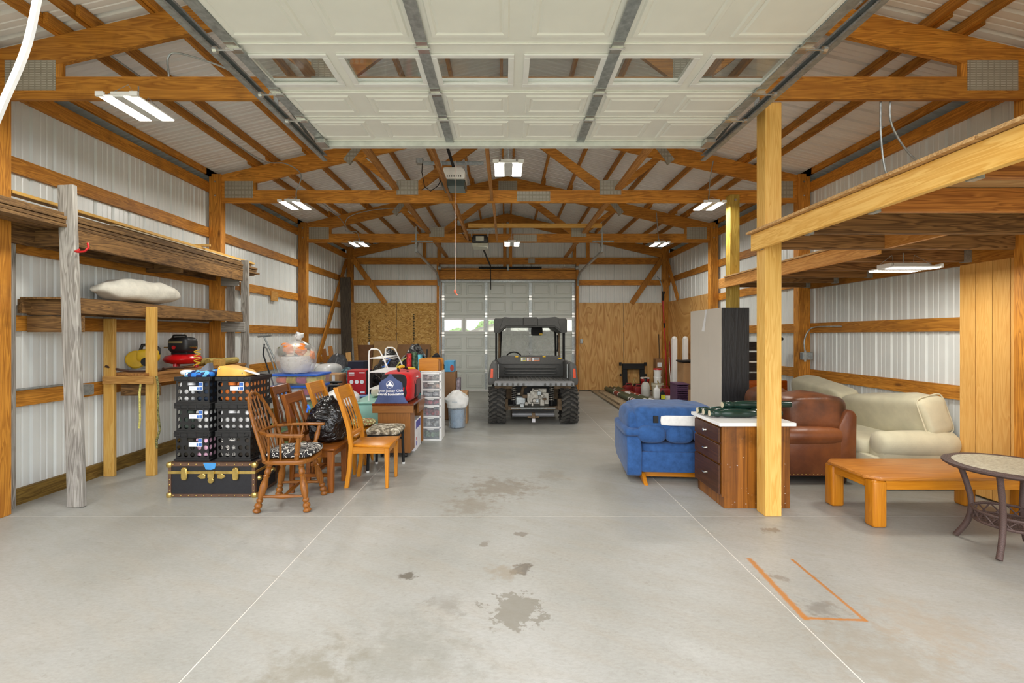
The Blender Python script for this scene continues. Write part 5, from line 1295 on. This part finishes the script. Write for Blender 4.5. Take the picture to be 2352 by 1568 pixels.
# ------------------------------------------------------------------ wooden loft on the right
lf = thing('storage_loft', 'wooden storage loft on yellow posts along the right wall', 'loft', (3.3, 4.0, 0))
P = lambda nm, mb, m, **k: place(lf, nm, mb, m, **k)
P('post', MB().box(2.18,2.318,3.945,4.083,0,3.478), pine('z'), bevel=.004)
P('post', MB().box(3.25,3.388,6.80,6.938,0,3.56), wood('green_pine_z', (206,176,84), (160,126,44), 'z', .55), bevel=.004)
P('bolt', MB().lathe([(0,-.012),(.018,-.012),(.018,0)], (3.32,6.80,3.48), 8, 'y'), M_CHROME)
P('rim_beam', MB().box(2.138,2.178,.9,4.10,2.252,2.395), pine('y'), bevel=.003)
P('rim_beam', MB().box(3.208,3.248,4.06,7.08,2.222,2.363), wood('tan_beam_y', (222,164,92), (186,122,54), 'y', .55), bevel=.003)
P('blocking', MB().box(3.21,3.25,3.43,3.98,2.255,2.393), wood('tan_beam_y', (222,164,92), (186,122,54), 'y', .55))
for k, y in enumerate((4.0,3.4,2.8,2.2,1.6,1.0)):
    P('joist', MB().box(2.18,4.485,y-.02,y+.02,2.252,2.392), (wood('grey_joist', (146,108,66), (84,56,30), 'x', .6, contrast=1.4) if k < 2 else wood('red_joist', (196,128,60), (130,72,26), 'x', .55, contrast=1.2)), bevel=.003)
    P('joist_hanger', MB().box(2.179,2.215,y-.028,y+.028,2.246,2.30), M_GALV)
for k, y in enumerate((4.5,5.1,5.7,6.28,6.86)):
    P('joist', MB().box(3.25,4.43,y-.02,y+.02,2.222,2.36), wood('grey_joist', (146,108,66), (84,56,30), 'x', .6, contrast=1.4), bevel=.003)
    P('joist_hanger', MB().box(4.37,4.432,y-.03,y+.03,2.216,2.33), M_GALV)
P('ledger', MB().box(4.433,4.487,.95,6.88,2.20,2.36), timber('y'))
for (y0, y1) in ((.9,2.1),(2.105,3.3),(3.305,4.11)): P('deck_sheet', MB().box(2.10,4.48,y0,y1,2.397,2.415), wood('raw_ply_edge_x', (210,172,120), (160,118,70), 'x', .8))
for (y0, y1) in ((4.115,5.5),(5.505,6.88)): P('deck_sheet', MB().box(3.19,4.43,y0,y1,2.365,2.383), wood('raw_ply_edge_x', (210,172,120), (160,118,70), 'x', .8))

# ------------------------------------------------------------------ wardrobe
wd = thing('wardrobe', 'tall black wood grain wardrobe with cream back panel', 'wardrobe', (3.025, 6.70, 0))
def blackwood():
    t = NT('black_wood_grain'); v = t.map(t.obj, (9,9,.9)); n = t.noise(v, 2, 3, .5, 1.5)
    f = t.math('FRACT', t.math('MULTIPLY', n, 8.0)); t.bump(f, .3, .004)
    return t.done(t.ramp(f, [(.0, srgb(22,23,26)), (1, srgb(38,39,43))]), .5)
ob('side_panel', MB().box(-.18,.185,-.51,-.485,0,1.885), blackwood(), wd, bevel=.002)
ob('side_panel', MB().box(-.18,.185,.485,.51,0,1.885), blackwood(), wd, bevel=.002)
ob('top', MB().box(-.175,.185,-.485,.485,1.86,1.885), blackwood(), wd)
ob('door', MB().box(.165,.185,-.484,-.002,.02,1.858), blackwood(), wd); ob('door', MB().box(.165,.185,.002,.484,.02,1.858), blackwood(), wd)
M_CREAM = plain('cream_backboard', (214,206,194), .7, 0, .015, 2)
for y0, y1 in ((-.51,-.12),(-.118,.2),(.202,.51)): ob('back_panel', MB().box(-.186,-.181,y0,y1,.004,1.885), M_CREAM, wd)
ob('torn_tape', MB().add([(-.188,-.08,1.886),(-.188,-.02,1.886),(-.19,.0,1.78),(-.188,.09,1.6),(-.188,.10,1.58),(-.188,.0,1.575),(-.19,-.05,1.76)], [(0,1,2,6),(2,3,4,5),(2,5,6)]), plain('white_tape', (244,244,248), .5), wd)

# ------------------------------------------------------------------ blue recliner
M_BLUEV = fabric('blue_velvet', (48,84,136), .12, 16, 160, .35)
rc = thing('rocker_recliner', 'blue velvet rocker recliner with its back laid over the arms', 'recliner', (1.76, 5.22, 0), math.radians(-4))
for sx in (-1, 1):
    ob('arm', MB().prism([(-.40,.08),(-.36,.06),(.28,.12),(.42,.20),(.42,.50),(-.36,.47),(-.42,.30)], sx*.40-.075, sx*.40+.075, 'x'), M_BLUEV, rc, bevel=.03, seg=3)
    ob('arm_pad', MB().sq((sx*.40,.0,.51), (.20,.78,.11), .6, .35, 26, 14), M_BLUEV, rc, smooth=True)
    ob('rocker', MB().prism([(-.48,.0),(-.42,.0),(.0,.04),(.36,.0),(.36,.05),(.0,.12),(-.30,.11)], sx*.30-.02, sx*.30+.02, 'x'), orange_oak('y'), rc, bevel=.004)
ob('seat', MB().sq((0,0,.33), (.66,.74,.16), .4, .3, 26, 12), M_BLUEV, rc, smooth=True)
ob('front_panel', MB().box(-.33,.33,-.385,-.33,.105,.32), M_BLUEV, rc, bevel=.02, seg=2)
ob('rear_panel', MB().box(-.33,.33,.33,.40,.12,.50), M_BLUEV, rc, bevel=.02)
ob('cross_bar', MB().box(-.28,.28,-.30,-.27,.04,.105), orange_oak('x'), rc, bevel=.003)
ob('mechanism', MB().box(-.3,.3,-.2,.3,.08,.13), M_MBLACK, rc)
ob('laid_back', MB().sq((.03,-.02,.64), (.86,.72,.28), .35, .3, 44, 22, lambda p: wrinkle(.014, 7, 5)(Vector((p.x, p.y, p.z - (.05 if p.y < -.15 and p.z < 0 else 0))))), M_BLUEV, rc, smooth=True)
for x in (-.22, .06, .34): ob('tufted_roll', MB().sq((x,-.34,.50), (.29,.16,.19), .7, .6, 22, 12), M_BLUEV, rc, smooth=True)
ob('side_wing', MB().sq((-.39,-.02,.60), (.16,.62,.30), .7, .6, 24, 14, wrinkle(.015, 8, 2)), M_BLUEV, rc, smooth=True)
ob('bare_lining', MB().sq((.16,-.395,.645), (.60,.03,.10), .2, .2, 20, 8, wrinkle(.003, 20, 2)), plain('white_backing', (232,232,230), .9, 0, .03, 30), rc, smooth=True)
ob('hinge_plate', MB().box(-.21,-.16,-.40,-.37,.62,.69), M_MBLACK, rc)

# ------------------------------------------------------------------ drawer cabinet
cb = thing('base_cabinet', 'stained brown three drawer cabinet with white top', 'cabinet', (2.20, 4.41, 0))
ST = wood('stained_veneer', (176,112,40), (96,54,16), 'z', .3, ring=3, knots=False, var=.02, stain=.6, contrast=.6)
RD = wood('red_brown_stain', (92,56,36), (60,36,22), 'y', .5, knots=False, var=.02, contrast=.6)
ob('carcass', MB().box(-.28,.30,-.28,.28,.0,.725).box(-.30,-.28,-.28,.28,.10,.725), ST, cb, bevel=.003)
for z0, z1 in ((.115,.375),(.39,.555),(.57,.705)):
    d_ = ob('drawer', MB().box(-.322,-.301,-.262,.262,z0,z1), RD, cb, bevel=.005)
    zc = (z0+z1)/2
    if z0 > .5: ob('knob', MB().lathe([(0,-.03),(.014,-.028),(.016,-.02),(.006,-.012),(.012,0)], (-.322,0,zc), 12, 'x'), M_CHROME, d_)
    else: ob('pull', MB().tube([(-.324,-.045,zc+.01),(-.345,-.02,zc),(-.345,.02,zc),(-.324,.045,zc-.01)], .006, 6), M_CHROME, d_, smooth=True)
ob('top', MB().box(-.335,.335,-.315,.315,.727,.757), plain('white_laminate', (240,241,240), .25, 0, .01), cb, bevel=.002)
r = random.Random(5); mb = MB()
for k in range(34):
    x, z = r.uniform(-.26,.27), r.choice((r.uniform(.02,.06), r.uniform(.36,.46), r.uniform(.1,.2), r.uniform(.02,.7))); w_, h_ = r.uniform(.002,.009), r.uniform(.0015,.003)
    mb.box(x, x+w_, -.2812, -.28, z, z+h_)
ob('paint_chips', mb, M_STK, cb, kind='stuff')
M_GRN = plain('dark_green_gloss', (26,52,44), .22, 0, .1)
bp = [(0,.030),(.04,.032),(.06,.026),(.08,.034),(.12,.036),(.16,.026),(.2,.034),(.3,.040),(.5,.038),(.62,.032),(.66,.024),(.70,.036),(.74,.038),(.78,.026),(.84,.032),(1,.030)]
for k, (y, z, dx, lab) in enumerate(((4.37,.797,.02,'dark green turned baluster nearest the camera on the white top'),(4.455,.797,0,'dark green turned baluster in the middle on the white top'),(4.545,.797,-.02,'dark green turned baluster farthest back on the white top'),(4.46,.862,.18,'dark green turned baluster lying on the other balusters'))):
    b_ = thing('baluster', lab, 'baluster', (1.875+dx, y, z), .02*(k-1), 'green balusters on the cabinet')
    ob('shaft', MB().turned((0,0,0), (.66,0,0), bp, 16), M_GRN, b_, smooth=True)
    ob('end_grain', MB().lathe([(.0,-.002),(.028,-.002),(.028,.001)], (0,0,0), 14, 'x'), plain('pale_end_grain', (214,204,176), .8), b_)

# ------------------------------------------------------------------ leather sofa
def leather(name, a, b):
    t = NT(name); n = t.noise(t.obj, 2.4, 4, .6); t.bump(t.noise(t.obj, 26, 5, .65, .5), .35, .006)
    return t.done(t.ramp(n, [(.36, srgb(*a)), (.66, srgb(*b))]), .36, 0, .5)
M_LEA, M_LEA2 = leather('brown_leather', (94,50,26), (134,78,40)), leather('worn_dark_leather', (50,30,20), (120,70,40))
ls = thing('leather_sofa', 'brown leather sofa with brass nail trim standing endwise', 'sofa', (3.16, 5.45, 0))
def lsp(nm, mb, m, **k): return ob(nm, mb, m, ls, **k)
lsp('frame', MB().box(-.36,.36,-.60,.60,.09,.32), M_LEA, bevel=.03, seg=2)
for y in (-.59, .59):
    am = lsp('arm', MB().box(-.38,.26,y-.10,y+.10,.09,.50), M_LEA, bevel=.03, seg=2)
    lsp('arm_roll', MB().lathe([(0,-.40),(.07,-.395),(.10,-.36),(.105,-.1),(.10,.15),(.09,.24),(0,.26)], (0,y-.03,.495), 24, 'x'), M_LEA, smooth=True)
lsp('back', MB().prism([(.22,.09),(.40,.09),(.41,.70),(.38,.76),(.30,.76),(.22,.60)], -.69, .69), M_LEA, bevel=.03, seg=2)
for y in (-.28, .28): lsp('seat_cushion', MB().sq((-.06,y,.40), (.60,.54,.18), .45, .35, 26, 12), M_LEA2, smooth=True)
lsp('back_cushion', MB().sq((.03,-.44,.71), (.66,.46,.40), .5, .45, 40, 22, wrinkle(.026, 6, 8)), M_LEA2, smooth=True)
lsp('back_cushion', MB().sq((.0,.18,.68), (.42,.60,.44), .6, .55, 36, 18, wrinkle(.022, 6, 9)), M_LEA2, smooth=True)
for k in range(19): lsp('nail_head', stud, M_BRASS, loc=(-.36+k*.04,-.692,.115))
for x in (-.30, .30):
    for y in (-.6, .6): lsp('bun_foot', MB().lathe([(.02,0),(.04,.01),(.05,.03),(.05,.05),(.04,.065),(.05,.075),(.045,.09)], (x,y,0), 16), wood('dark_foot', (70,40,20), (40,22,12), 'z', .3, knots=False), smooth=True)

# ------------------------------------------------------------------ beige sofa
M_BEI = fabric('beige_cord', (204,198,170), .05, 5, 150, .3)
bs = thing('beige_sofa', 'beige rolled arm sofa slumped along the right wall', 'sofa', (4.06, 5.70, 0))
def bsp(nm, mb, **k): return ob(nm, mb, M_BEI, bs, smooth=True, **k)
ob('skirt_base', MB().box(-.42,.40,-1.06,1.08,.015,.32), M_BEI, bs, bevel=.02, seg=2)
for y in (-1.0, 1.02):
    ob('arm_panel', MB().box(-.36,.40,y-.10,y+.10,.02,.44), M_BEI, bs, bevel=.03, seg=2)
    bsp('arm_roll', MB().lathe([(0,-.38),(.08,-.375),(.118,-.345),(.128,-.1),(.13,.25),(.12,.36),(.08,.41),(0,.42)], (0.0,y-.02,.445), 28, 'x'))
bsp('back', MB().sq((.325,.0,.44), (.18,2.05,.58), .5, .3, 30, 16))
for y in (-.46, .46): bsp('seat_cushion', MB().sq((-.10,y,.38), (.68,.92,.19), .4, .3, 30, 14, wrinkle(.008, 4, 3)))
Mc = Matrix.Translation((.20,-.50,.66)) @ Matrix.Rotation(-.12, 4, 'X') @ Matrix.Rotation(-.25, 4, 'Y')
bsp('back_cushion', MB().at(Mc).sq((0,0,0), (.30,1.16,.42), .3, .28, 48, 24, wrinkle(.028, 4.5, 7)))
Mc = Matrix.Translation((.18,.56,.68)) @ Matrix.Rotation(.10, 4, 'X') @ Matrix.Rotation(-.25, 4, 'Y')
bsp('back_cushion', MB().at(Mc).sq((0,0,0), (.28,1.02,.46), .3, .28, 48, 24, wrinkle(.028, 4.5, 8)))

for y_, sgn in ((-1.07, 1), (.06, -1)):
    Mw = Matrix.Translation((.20,-.50,.66)) @ Matrix.Rotation(-.12, 4, 'X') @ Matrix.Rotation(-.25, 4, 'Y')
    yy = -.54 if sgn > 0 else .54
    ob('welt', MB().at(Mw).tube([(.14*math.copysign(abs(math.cos(a))**.35, math.cos(a)), yy, .20*math.copysign(abs(math.sin(a))**.35, math.sin(a))) for a in [i*math.pi/20 for i in range(40)]], .008, 6, True), M_BEI, bs, smooth=True)

# ------------------------------------------------------------------ coffee table, wicker table
ct = thing('coffee_table', 'low orange oak coffee table with chamfered corners', 'table', (3.54, 3.99, 0))
ob('table_top', MB().prism([(-.66,-.20),(-.58,-.29),(.58,-.29),(.66,-.20),(.66,.22),(.58,.30),(-.58,.30),(-.66,.22)], .372, .40, 'z'), orange_oak('x') if False else wood('worn_oak_top', (200,134,58), (164,98,36), 'x', .3, knots=False, var=.02), ct, bevel=.010, seg=2)
for sx in (-1, 1):
    for sy in (-1, 1):
        x, y = sx*.585, sy*.235
        ob('leg', MB().prism([(x-.055,y-.055),(x+.055,y-.055),(x+.055,y+.055),(x-.055,y+.055)], 0, .372, 'z'), orange_oak('z'), ct, bevel=.022, seg=3)
for sy in (-1, 1): ob('apron', MB().box(-.53,.53,sy*.255-.012,sy*.255+.012,.30,.372), orange_oak('x'), ct)
for sx in (-1, 1): ob('apron', MB().box(sx*.61-.012,sx*.61+.012,-.18,.18,.30,.372), orange_oak('y'), ct)
wt = thing('wicker_table', 'round brown wicker side table with frosted glass top', 'table', (3.57, 3.31, 0))
M_WIC = wicker('brown_wicker', (64,48,44), (98,76,70), 130)
ob('rim', MB().lathe([(.30,.585),(.35,.575),(.372,.59),(.372,.602),(.35,.61),(.30,.605),(.30,.585)], n=48, cap=False), M_WIC, wt, smooth=True)
ob('glass_top', MB().lathe([(0,.598),(.315,.598),(.315,.607),(0,.607)], n=48), plain('frosted_pebble_glass', (196,196,176), .22, 0, .1, 60, .4), wt, smooth=True)
for a in (-2.6, -1.05, .52, 2.09):
    c, s_ = math.cos(a), math.sin(a)
    ob('leg', MB().tube(smooth_pts([(.29*c,.29*s_,.58),(.24*c,.24*s_,.42),(.215*c,.215*s_,.28),(.235*c,.235*s_,.14),(.30*c,.30*s_,.012)]), .0185, 10), M_WIC, wt, smooth=True)
sh = MB()
for k in range(14):
    a = 2*math.pi*k/14
    for q in (0.9, -0.9):
        sh.tube([(.205*math.cos(a),.205*math.sin(a),.27), (.20*math.cos(a+q*.35),.20*math.sin(a+q*.35),.20)], .005, 5)
sh.tube([(.205*math.cos(t),.205*math.sin(t),.27) for t in [i*math.pi/18 for i in range(36)]], .010, 6, True).tube([(.2*math.cos(t),.2*math.sin(t),.20) for t in [i*math.pi/18 for i in range(36)]], .010, 6, True)
for k in range(-6, 7):
    q = k*.03; e = math.sqrt(max(0, .2**2-q*q)); sh.box(q-.005,q+.005,-e,e,.197,.203).box(-e,e,q-.005,q+.005,.199,.205)
ob('basket_shelf', sh, M_WIC, wt)

# ------------------------------------------------------------------ panels behind the sofas
sp_ = thing('slatted_panel', 'dark slatted wood panel standing behind the wardrobe', 'panel', (3.85, 7.42, 0))
DK = wood('near_black_plank', (58,46,38), (32,26,22), 'x', .6)
for x in (-.44, .40): ob('upright', MB().box(x-.05,x+.05,-.03,.03,0,1.44), wood('near_black_post', (74,60,50), (44,36,30), 'z', .6), sp_)
for k in range(5): ob('slat', MB().box(-.39,.35,-.015,.015,.62+k*.165,.62+k*.165+.14), DK, sp_)
ob('cap', MB().box(.30,.50,-.08,.08,1.44,1.49), DK, sp_, bevel=.015)
hb = thing('headboard', 'glossy orange wood headboard behind the leather sofa', 'headboard', (3.85, 7.22, 0))
for x in (-.46, .44): ob('leg', MB().box(x-.03,x+.03,-.02,.02,0,.5), orange_oak('z'), hb)
ob('panel', MB().box(-.5,.47,-.02,.02,.45,.83), wood('red_orange_gloss', (190,92,20), (140,56,6), 'x', .2, knots=False, var=.02), hb, bevel=.012, seg=2)
rb_ = thing('outlet_box', 'steel outlet box with cable loop on the right post', 'outlet', (4.40, 6.865, 1.22))
ob('box', MB().box(-.09,.06,-.05,.02,-.055,.055), M_GALV, rb_, bevel=.006)
ob('socket', MB().box(-.075,-.045,-.056,-.05,-.08,.08), M_CHROME, rb_)
ob('conduit', MB().tube(smooth_pts([(-.04,-.02,.05),(-.05,-.02,.22),(.0,-.03,.36),(.07,-.08,.42),(.075,-.6,.42)]), .010, 8), M_GALV, rb_, smooth=True)

# ------------------------------------------------------------------ back right corner
for k, (x, y0, y1, w_, z, lab) in enumerate(((2.42,9.6,12.75,.20,0.001,'wide weathered plank on the floor nearest the vehicle'),(2.64,9.5,12.7,.20,0.001,'second weathered plank on the floor under the poles'),(2.86,9.9,12.6,.20,0.001,'third weathered plank on the floor under the poles'),(2.50,9.9,12.2,.16,.042,'split grey brown plank lying across the floor planks'),(3.08,9.9,12.5,.2,.001,'fourth weathered plank on the floor under the poles'))):
    ob('floor_plank', MB().box(x-w_/2,x+w_/2,y0,y1,z,z+.04), wood('grey_brown_plank', (176,158,130), (118,98,72), 'y', .8, stain=.4), bevel=.004, label=lab, cat='plank', group='planks lying in the back right corner')
def pole(x, x2, z, bands, lab, y0=9.95, y1=12.6):
    t = thing('jump_pole', lab, 'pole', (x, y0, z), 0, 'painted jump poles')
    L = y1-y0; a = Vector((0,0,0)); b = Vector((x2-x, L, 0))
    for u0, u1, c in bands:
        ob('painted_band', MB().cyl(tuple(a.lerp(b,u0)), tuple(a.lerp(b,u1)), .055, 16), plain('pole_%d_%d_%d' % c, c, .45), t, smooth=True)
WH, GR, RE, BK = (232,232,230), (66,78,58), (134,52,42), (40,40,40)
pole(2.80,2.70,.098,((0,.10,WH),(.10,.13,RE),(.13,.15,WH),(.15,.18,BK),(.18,.2,WH),(.2,.5,GR),(.5,.52,WH),(.52,.64,RE),(.64,.66,WH),(.66,1,GR)),'green jump pole with red bands nearest the planks')
pole(2.93,2.80,.098,((0,.16,(40,60,54)),(.16,.8,GR),(.8,.82,WH),(.82,1,BK)),'plain dark green jump pole beside the banded one')
pole(3.05,2.91,.098,((0,.12,WH),(.12,.45,GR),(.45,.60,WH),(.6,.72,RE),(.72,1,GR)),'green jump pole with white middle band')
pole(3.17,3.02,.098,((0,.12,WH),(.12,.34,GR),(.34,.36,WH),(.36,.44,RE),(.44,.46,WH),(.46,.6,RE),(.6,.62,WH),(.62,.8,RE),(.8,1,GR)),'green jump pole with many red and white rings')
bf = thing('molded_hatch', 'black molded plastic hatch leaning on the plywood', 'hatch', (3.48, 12.72, 0))
bf.rotation_euler = (math.radians(-8), 0, 0)
ob('frame', MB().box(-.30,.30,-.03,.03,.60,.76).box(-.30,-.17,-.03,.03,.02,.60).box(.17,.30,-.03,.03,.02,.60).box(-.17,.17,-.03,.03,.02,.22), M_MBLACK, bf, bevel=.01)
for x in (-.35, .33): ob('clip', MB().box(x-.03,x+.03,-.04,.02,.70,.79).box(x-.02,x+.02,-.03,.02,.42,.48), M_MBLACK, bf)
def gas(label, loc, rz):
    t = thing('gas_can', label, 'gas can', loc, rz)
    ob('can', MB().prism([(-.15,.001),(.15,.001),(.15,.18),(.10,.22),(-.12,.22),(-.15,.18)], -.09, .09), plain('can_red', (128,28,30), .45, 0, .15), t, bevel=.02, seg=2)
    ob('handle', MB().tube([(-.09,0,.215),(-.08,0,.27),(.05,0,.27),(.06,0,.215)], .016, 8), plain('can_red', (128,28,30), .45), t, smooth=True)
    ob('spout', MB().tube([(.10,0,.20),(.16,0,.40)], .016, 8), plain('spout_tan', (170,150,90), .5), t, smooth=True)
gas('red gas can nearest the black frame', (3.22, 12.25, 0), .2)
gas('red gas can with pale label beside the sprayer', (3.40, 11.95, 0), .1)
gas('red gas can in front of the bucket stack', (3.92, 11.6, 0), 2.9)
sy_ = thing('pump_sprayer', 'white pump sprayer with black wand on the floor', 'sprayer', (3.50, 11.75, 0))
ob('tank', MB().lathe([(0,0.001),(.09,.001),(.105,.03),(.105,.25),(.08,.33),(.04,.36),(0,.36)], n=20), plain('dingy_white', (196,196,190), .5), sy_, smooth=True)
ob('pump', MB().tube([(0,0,.36),(0,0,.44)], .03, 8).tube([(-.06,0,.45),(.06,0,.45)], .014, 6), M_BLACK, sy_)
def bucket(name, label, loc, r, h, m, lid=None, cat='bucket'):
    t = thing(name, label, cat, loc)
    ob('pail', MB().lathe([(0,.001),(r*.86,.001),(r*.98,h*.8),(r*1.06,h*.82),(r*1.0,h*.86),(r*1.03,h),(r*.95,h),(r*.9,h*.9),(0,h*.9)], n=24), m, t, smooth=True)
    if lid: ob('lid', MB().lathe([(0,h+.014),(r*1.02,h+.014),(r*1.06,h),(r*1.06,h-.02)], n=24), lid, t, smooth=True)
    return t
bucket('tan_tub', 'tan and blue round tub under the white buckets', (3.80, 11.75, 0), .15, .33, plain('tan_tub', (186,180,156), .5))
bucket('white_bucket', 'lower white bucket with orange label on the tan tub', (3.80, 11.75, .332), .095, .17, M_WHITE)
wb2 = bucket('white_bucket', 'upper white bucket with red lid on the bucket stack', (3.80, 11.75, .503), .095, .18, M_WHITE, M_RED)
bucket('red_cooler', 'red pail with white rim behind the sprayer', (3.62, 12.2, 0), .11, .42, plain('cooler_red', (166,24,28), .45), M_WHITE)
jg = thing('plastic_jug', 'white plastic jug beside the black herbicide bottle', 'jug', (3.62, 11.25, 0))
ob('jug_body', MB().sq((0,0,.13), (.15,.11,.26), .5, .5, 18, 12), M_WHITE, jg, smooth=True); ob('cap', MB().lathe([(.05,.25),(.02,.30),(.02,.33),(0,.33)], n=12), M_WHITE, jg, smooth=True)
bt = thing('black_bottle', 'black bottle with yellow label near the white box', 'bottle', (3.68, 11.02, 0))
ob('bottle_body', MB().sq((0,0,.10), (.11,.08,.20), .5, .5, 18, 12).tube([(0,0,.19),(0,0,.23)], .02, 8), M_MBLACK, bt, smooth=True); ob('label_band', MB().box(-.045,.045,-.0435,-.038,.03,.13), plain('lime_label', (214,214,50), .5), bt)
carton('white_box', 'long white box lying before the red gas can', 3.74, 3.98, 10.75, 11.1, 0, .10, plain('white_card', (232,232,236), .7))
tbx = carton('tall_box', 'tall narrow brown box with white label by the corner', 4.0, 4.20, 12.5, 12.72, 0, .90, M_CARD2)
ob('address_label', MB().box(-.06,.06,-.112,-.1105,.68,.80), M_STK, tbx)
pc = thing('purple_crate', 'purple slatted plastic crate in the back right corner', 'crate', (3.86, 10.45, 0))
PU = plain('purple_plastic', (92,62,96), .5)
for x in (-.12, .12): ob('crate_side', MB().box(x-.01,x+.01,-.2,.2,.0,.44), PU, pc)
for k in range(9): ob('slat', MB().box(-.12,.12,-.21,-.195,.03+k*.045,.055+k*.045), PU, pc)
ob('rim', MB().box(-.14,.14,-.22,.22,.44,.47), PU, pc, bevel=.006)
ob('crate_back', MB().box(-.12,.12,.19,.2,0,.44).box(-.12,.12,-.2,.2,0,.01), PU, pc)
carton('moving_box', 'small brown box in front of the purple crate', 3.98, 4.28, 9.95, 10.25, 0, .34, M_CARD)
carton('moving_box', 'tan carton bottom of the stack beside the white posts', 4.02, 4.36, 10.6, 11.0, 0, .42, M_CARD2)
bc = carton('moving_box', 'tall tan carton under the black cloth', 4.02, 4.36, 10.6, 11.0, .422, .90, M_CARD)
ob('black_cloth', MB().sq((0,0,0), (.46,.44,.05), .5, .4, 26, 8, wrinkle(.014, 9, 3)), M_MBLACK, loc=(4.18,10.78,.93), smooth=True, label='black cloth draped on the tall tan carton', cat='cloth')
for x, y, lab in ((4.10,11.42,'white square vinyl post nearest the corner'),(4.33,11.32,'white square vinyl post nearest the wardrobe')):
    v_ = thing('vinyl_post', lab, 'post', (x, y, 0), 0, 'white vinyl posts'); ob('post', MB().box(-.055,.055,-.055,.055,0,1.45), M_WHITE, v_, bevel=.006); ob('cap', MB().lathe([(.056,1.45),(.05,1.48),(.03,1.495),(0,1.5)], n=16), M_WHITE, v_, smooth=True)
ps = thing('pole_saw', 'red pole pruning saw leaning in the corner', 'pole saw', (4.30, 12.55, 0))
ob('pole', MB().tube([(.0,0,0),(-.02,.0,1.1),(-.07,.02,2.0),(-.09,.03,2.45)], .017, 8), plain('red_pole', (186,30,34), .4), ps, smooth=True)
ob('collar', MB().tube([(-.052,.015,1.72),(-.058,.016,1.85)], .024, 8), M_MBLACK, ps)
ob('pruner_head', MB().tube([(-.09,.03,2.45),(-.085,.03,2.6),(-.10,.03,2.70)], .022, 8).tube([(-.06,.03,2.62),(-.03,.03,2.70)], .012, 6), M_MBLACK, ps, smooth=True)
ob('saw_blade', MB().tube(smooth_pts([(-.10,.03,2.66),(-.115,.03,2.85),(-.17,.03,3.0),(-.25,.03,3.10)]), [.02]*12+[.014]*6+[.004], 4), M_GALV, ps)
for k, (x, y, h, m, lab) in enumerate(((4.12,12.6,1.55,plain('dark_handle', (80,60,40), .6),'dark wooden tool handle leaning left of the pole saw'),(4.36,12.45,1.36,plain('red_handle', (140,30,28), .5),'red tool handle leaning against the corner post'),(4.26,12.2,.95,M_CHROME,'bright metal rod leaning beside the tall box'))):
    ob('garden_tool', MB().tube([(x+.03,y-.05,0.0),(x,y+.05,h)], .014, 8), m, smooth=True, label=lab, cat='tool')

# ------------------------------------------------------------------ outdoors
gr = ob('ground', MB().box(-150,150,-120,.8,-.3,-.04).box(-150,150,13.2,200,-.3,-.04).box(-150,-4.9,.8,13.2,-.3,-.04).box(4.95,150,.8,13.2,-.3,-.04), plain('gravel_and_grass', (150,150,128), .9, 0, .15, .4), label='pale gravel and grass ground around the barn', cat='ground', kind='structure')
hs = thing('neighbour_barn', 'white gabled barn seen through the far door windows', 'building', (6.0, 46.0, .35))
ob('gable_wall', MB().prism([(-9.6,-.4),(9.6,-.4),(9.6,1.5),(0,4.3),(-9.6,1.5)], 0, 14), plain('white_siding', (226,222,214), .6), hs)
for sg in (-1, 1): ob('roof', MB().prism([(0,4.45),(sg*10.2,1.42),(sg*10.2,1.26),(0,4.29)], -.4, 14.4), plain('grey_roof', (120,116,110), .6), hs)
M_LEAF = plain('tree_leaves', (120,150,84), .8, 0, .3, 2.5)
for k, (x, y, h, rr_, lab) in enumerate(((-9.0,62,1.9,3.0,'low green tree far left of the neighbouring barn'),(-6.6,68,2.3,2.4,'green tree just left of the neighbouring barn'),(-2.4,72,3.6,2.6,'tall green tree above the neighbouring barn roof'),(4.5,76,5.5,4.0,'wide green tree behind the neighbouring barn'))):
    t = thing('tree', lab, 'tree', (x, y, -.04), 0, 'trees beyond the far door')
    ob('trunk', MB().tube([(0,0,0),(.1,0,h*.6)], [.3,.15], 8), plain('bark', (96,78,58), .9), t)
    ob('crown', MB().sq((0,0,h*.62), (rr_*1.6,rr_*1.6,h*.8), 1, 1, 48, 32, wrinkle(.45, 1.4, k+2, True)), M_LEAF, t)
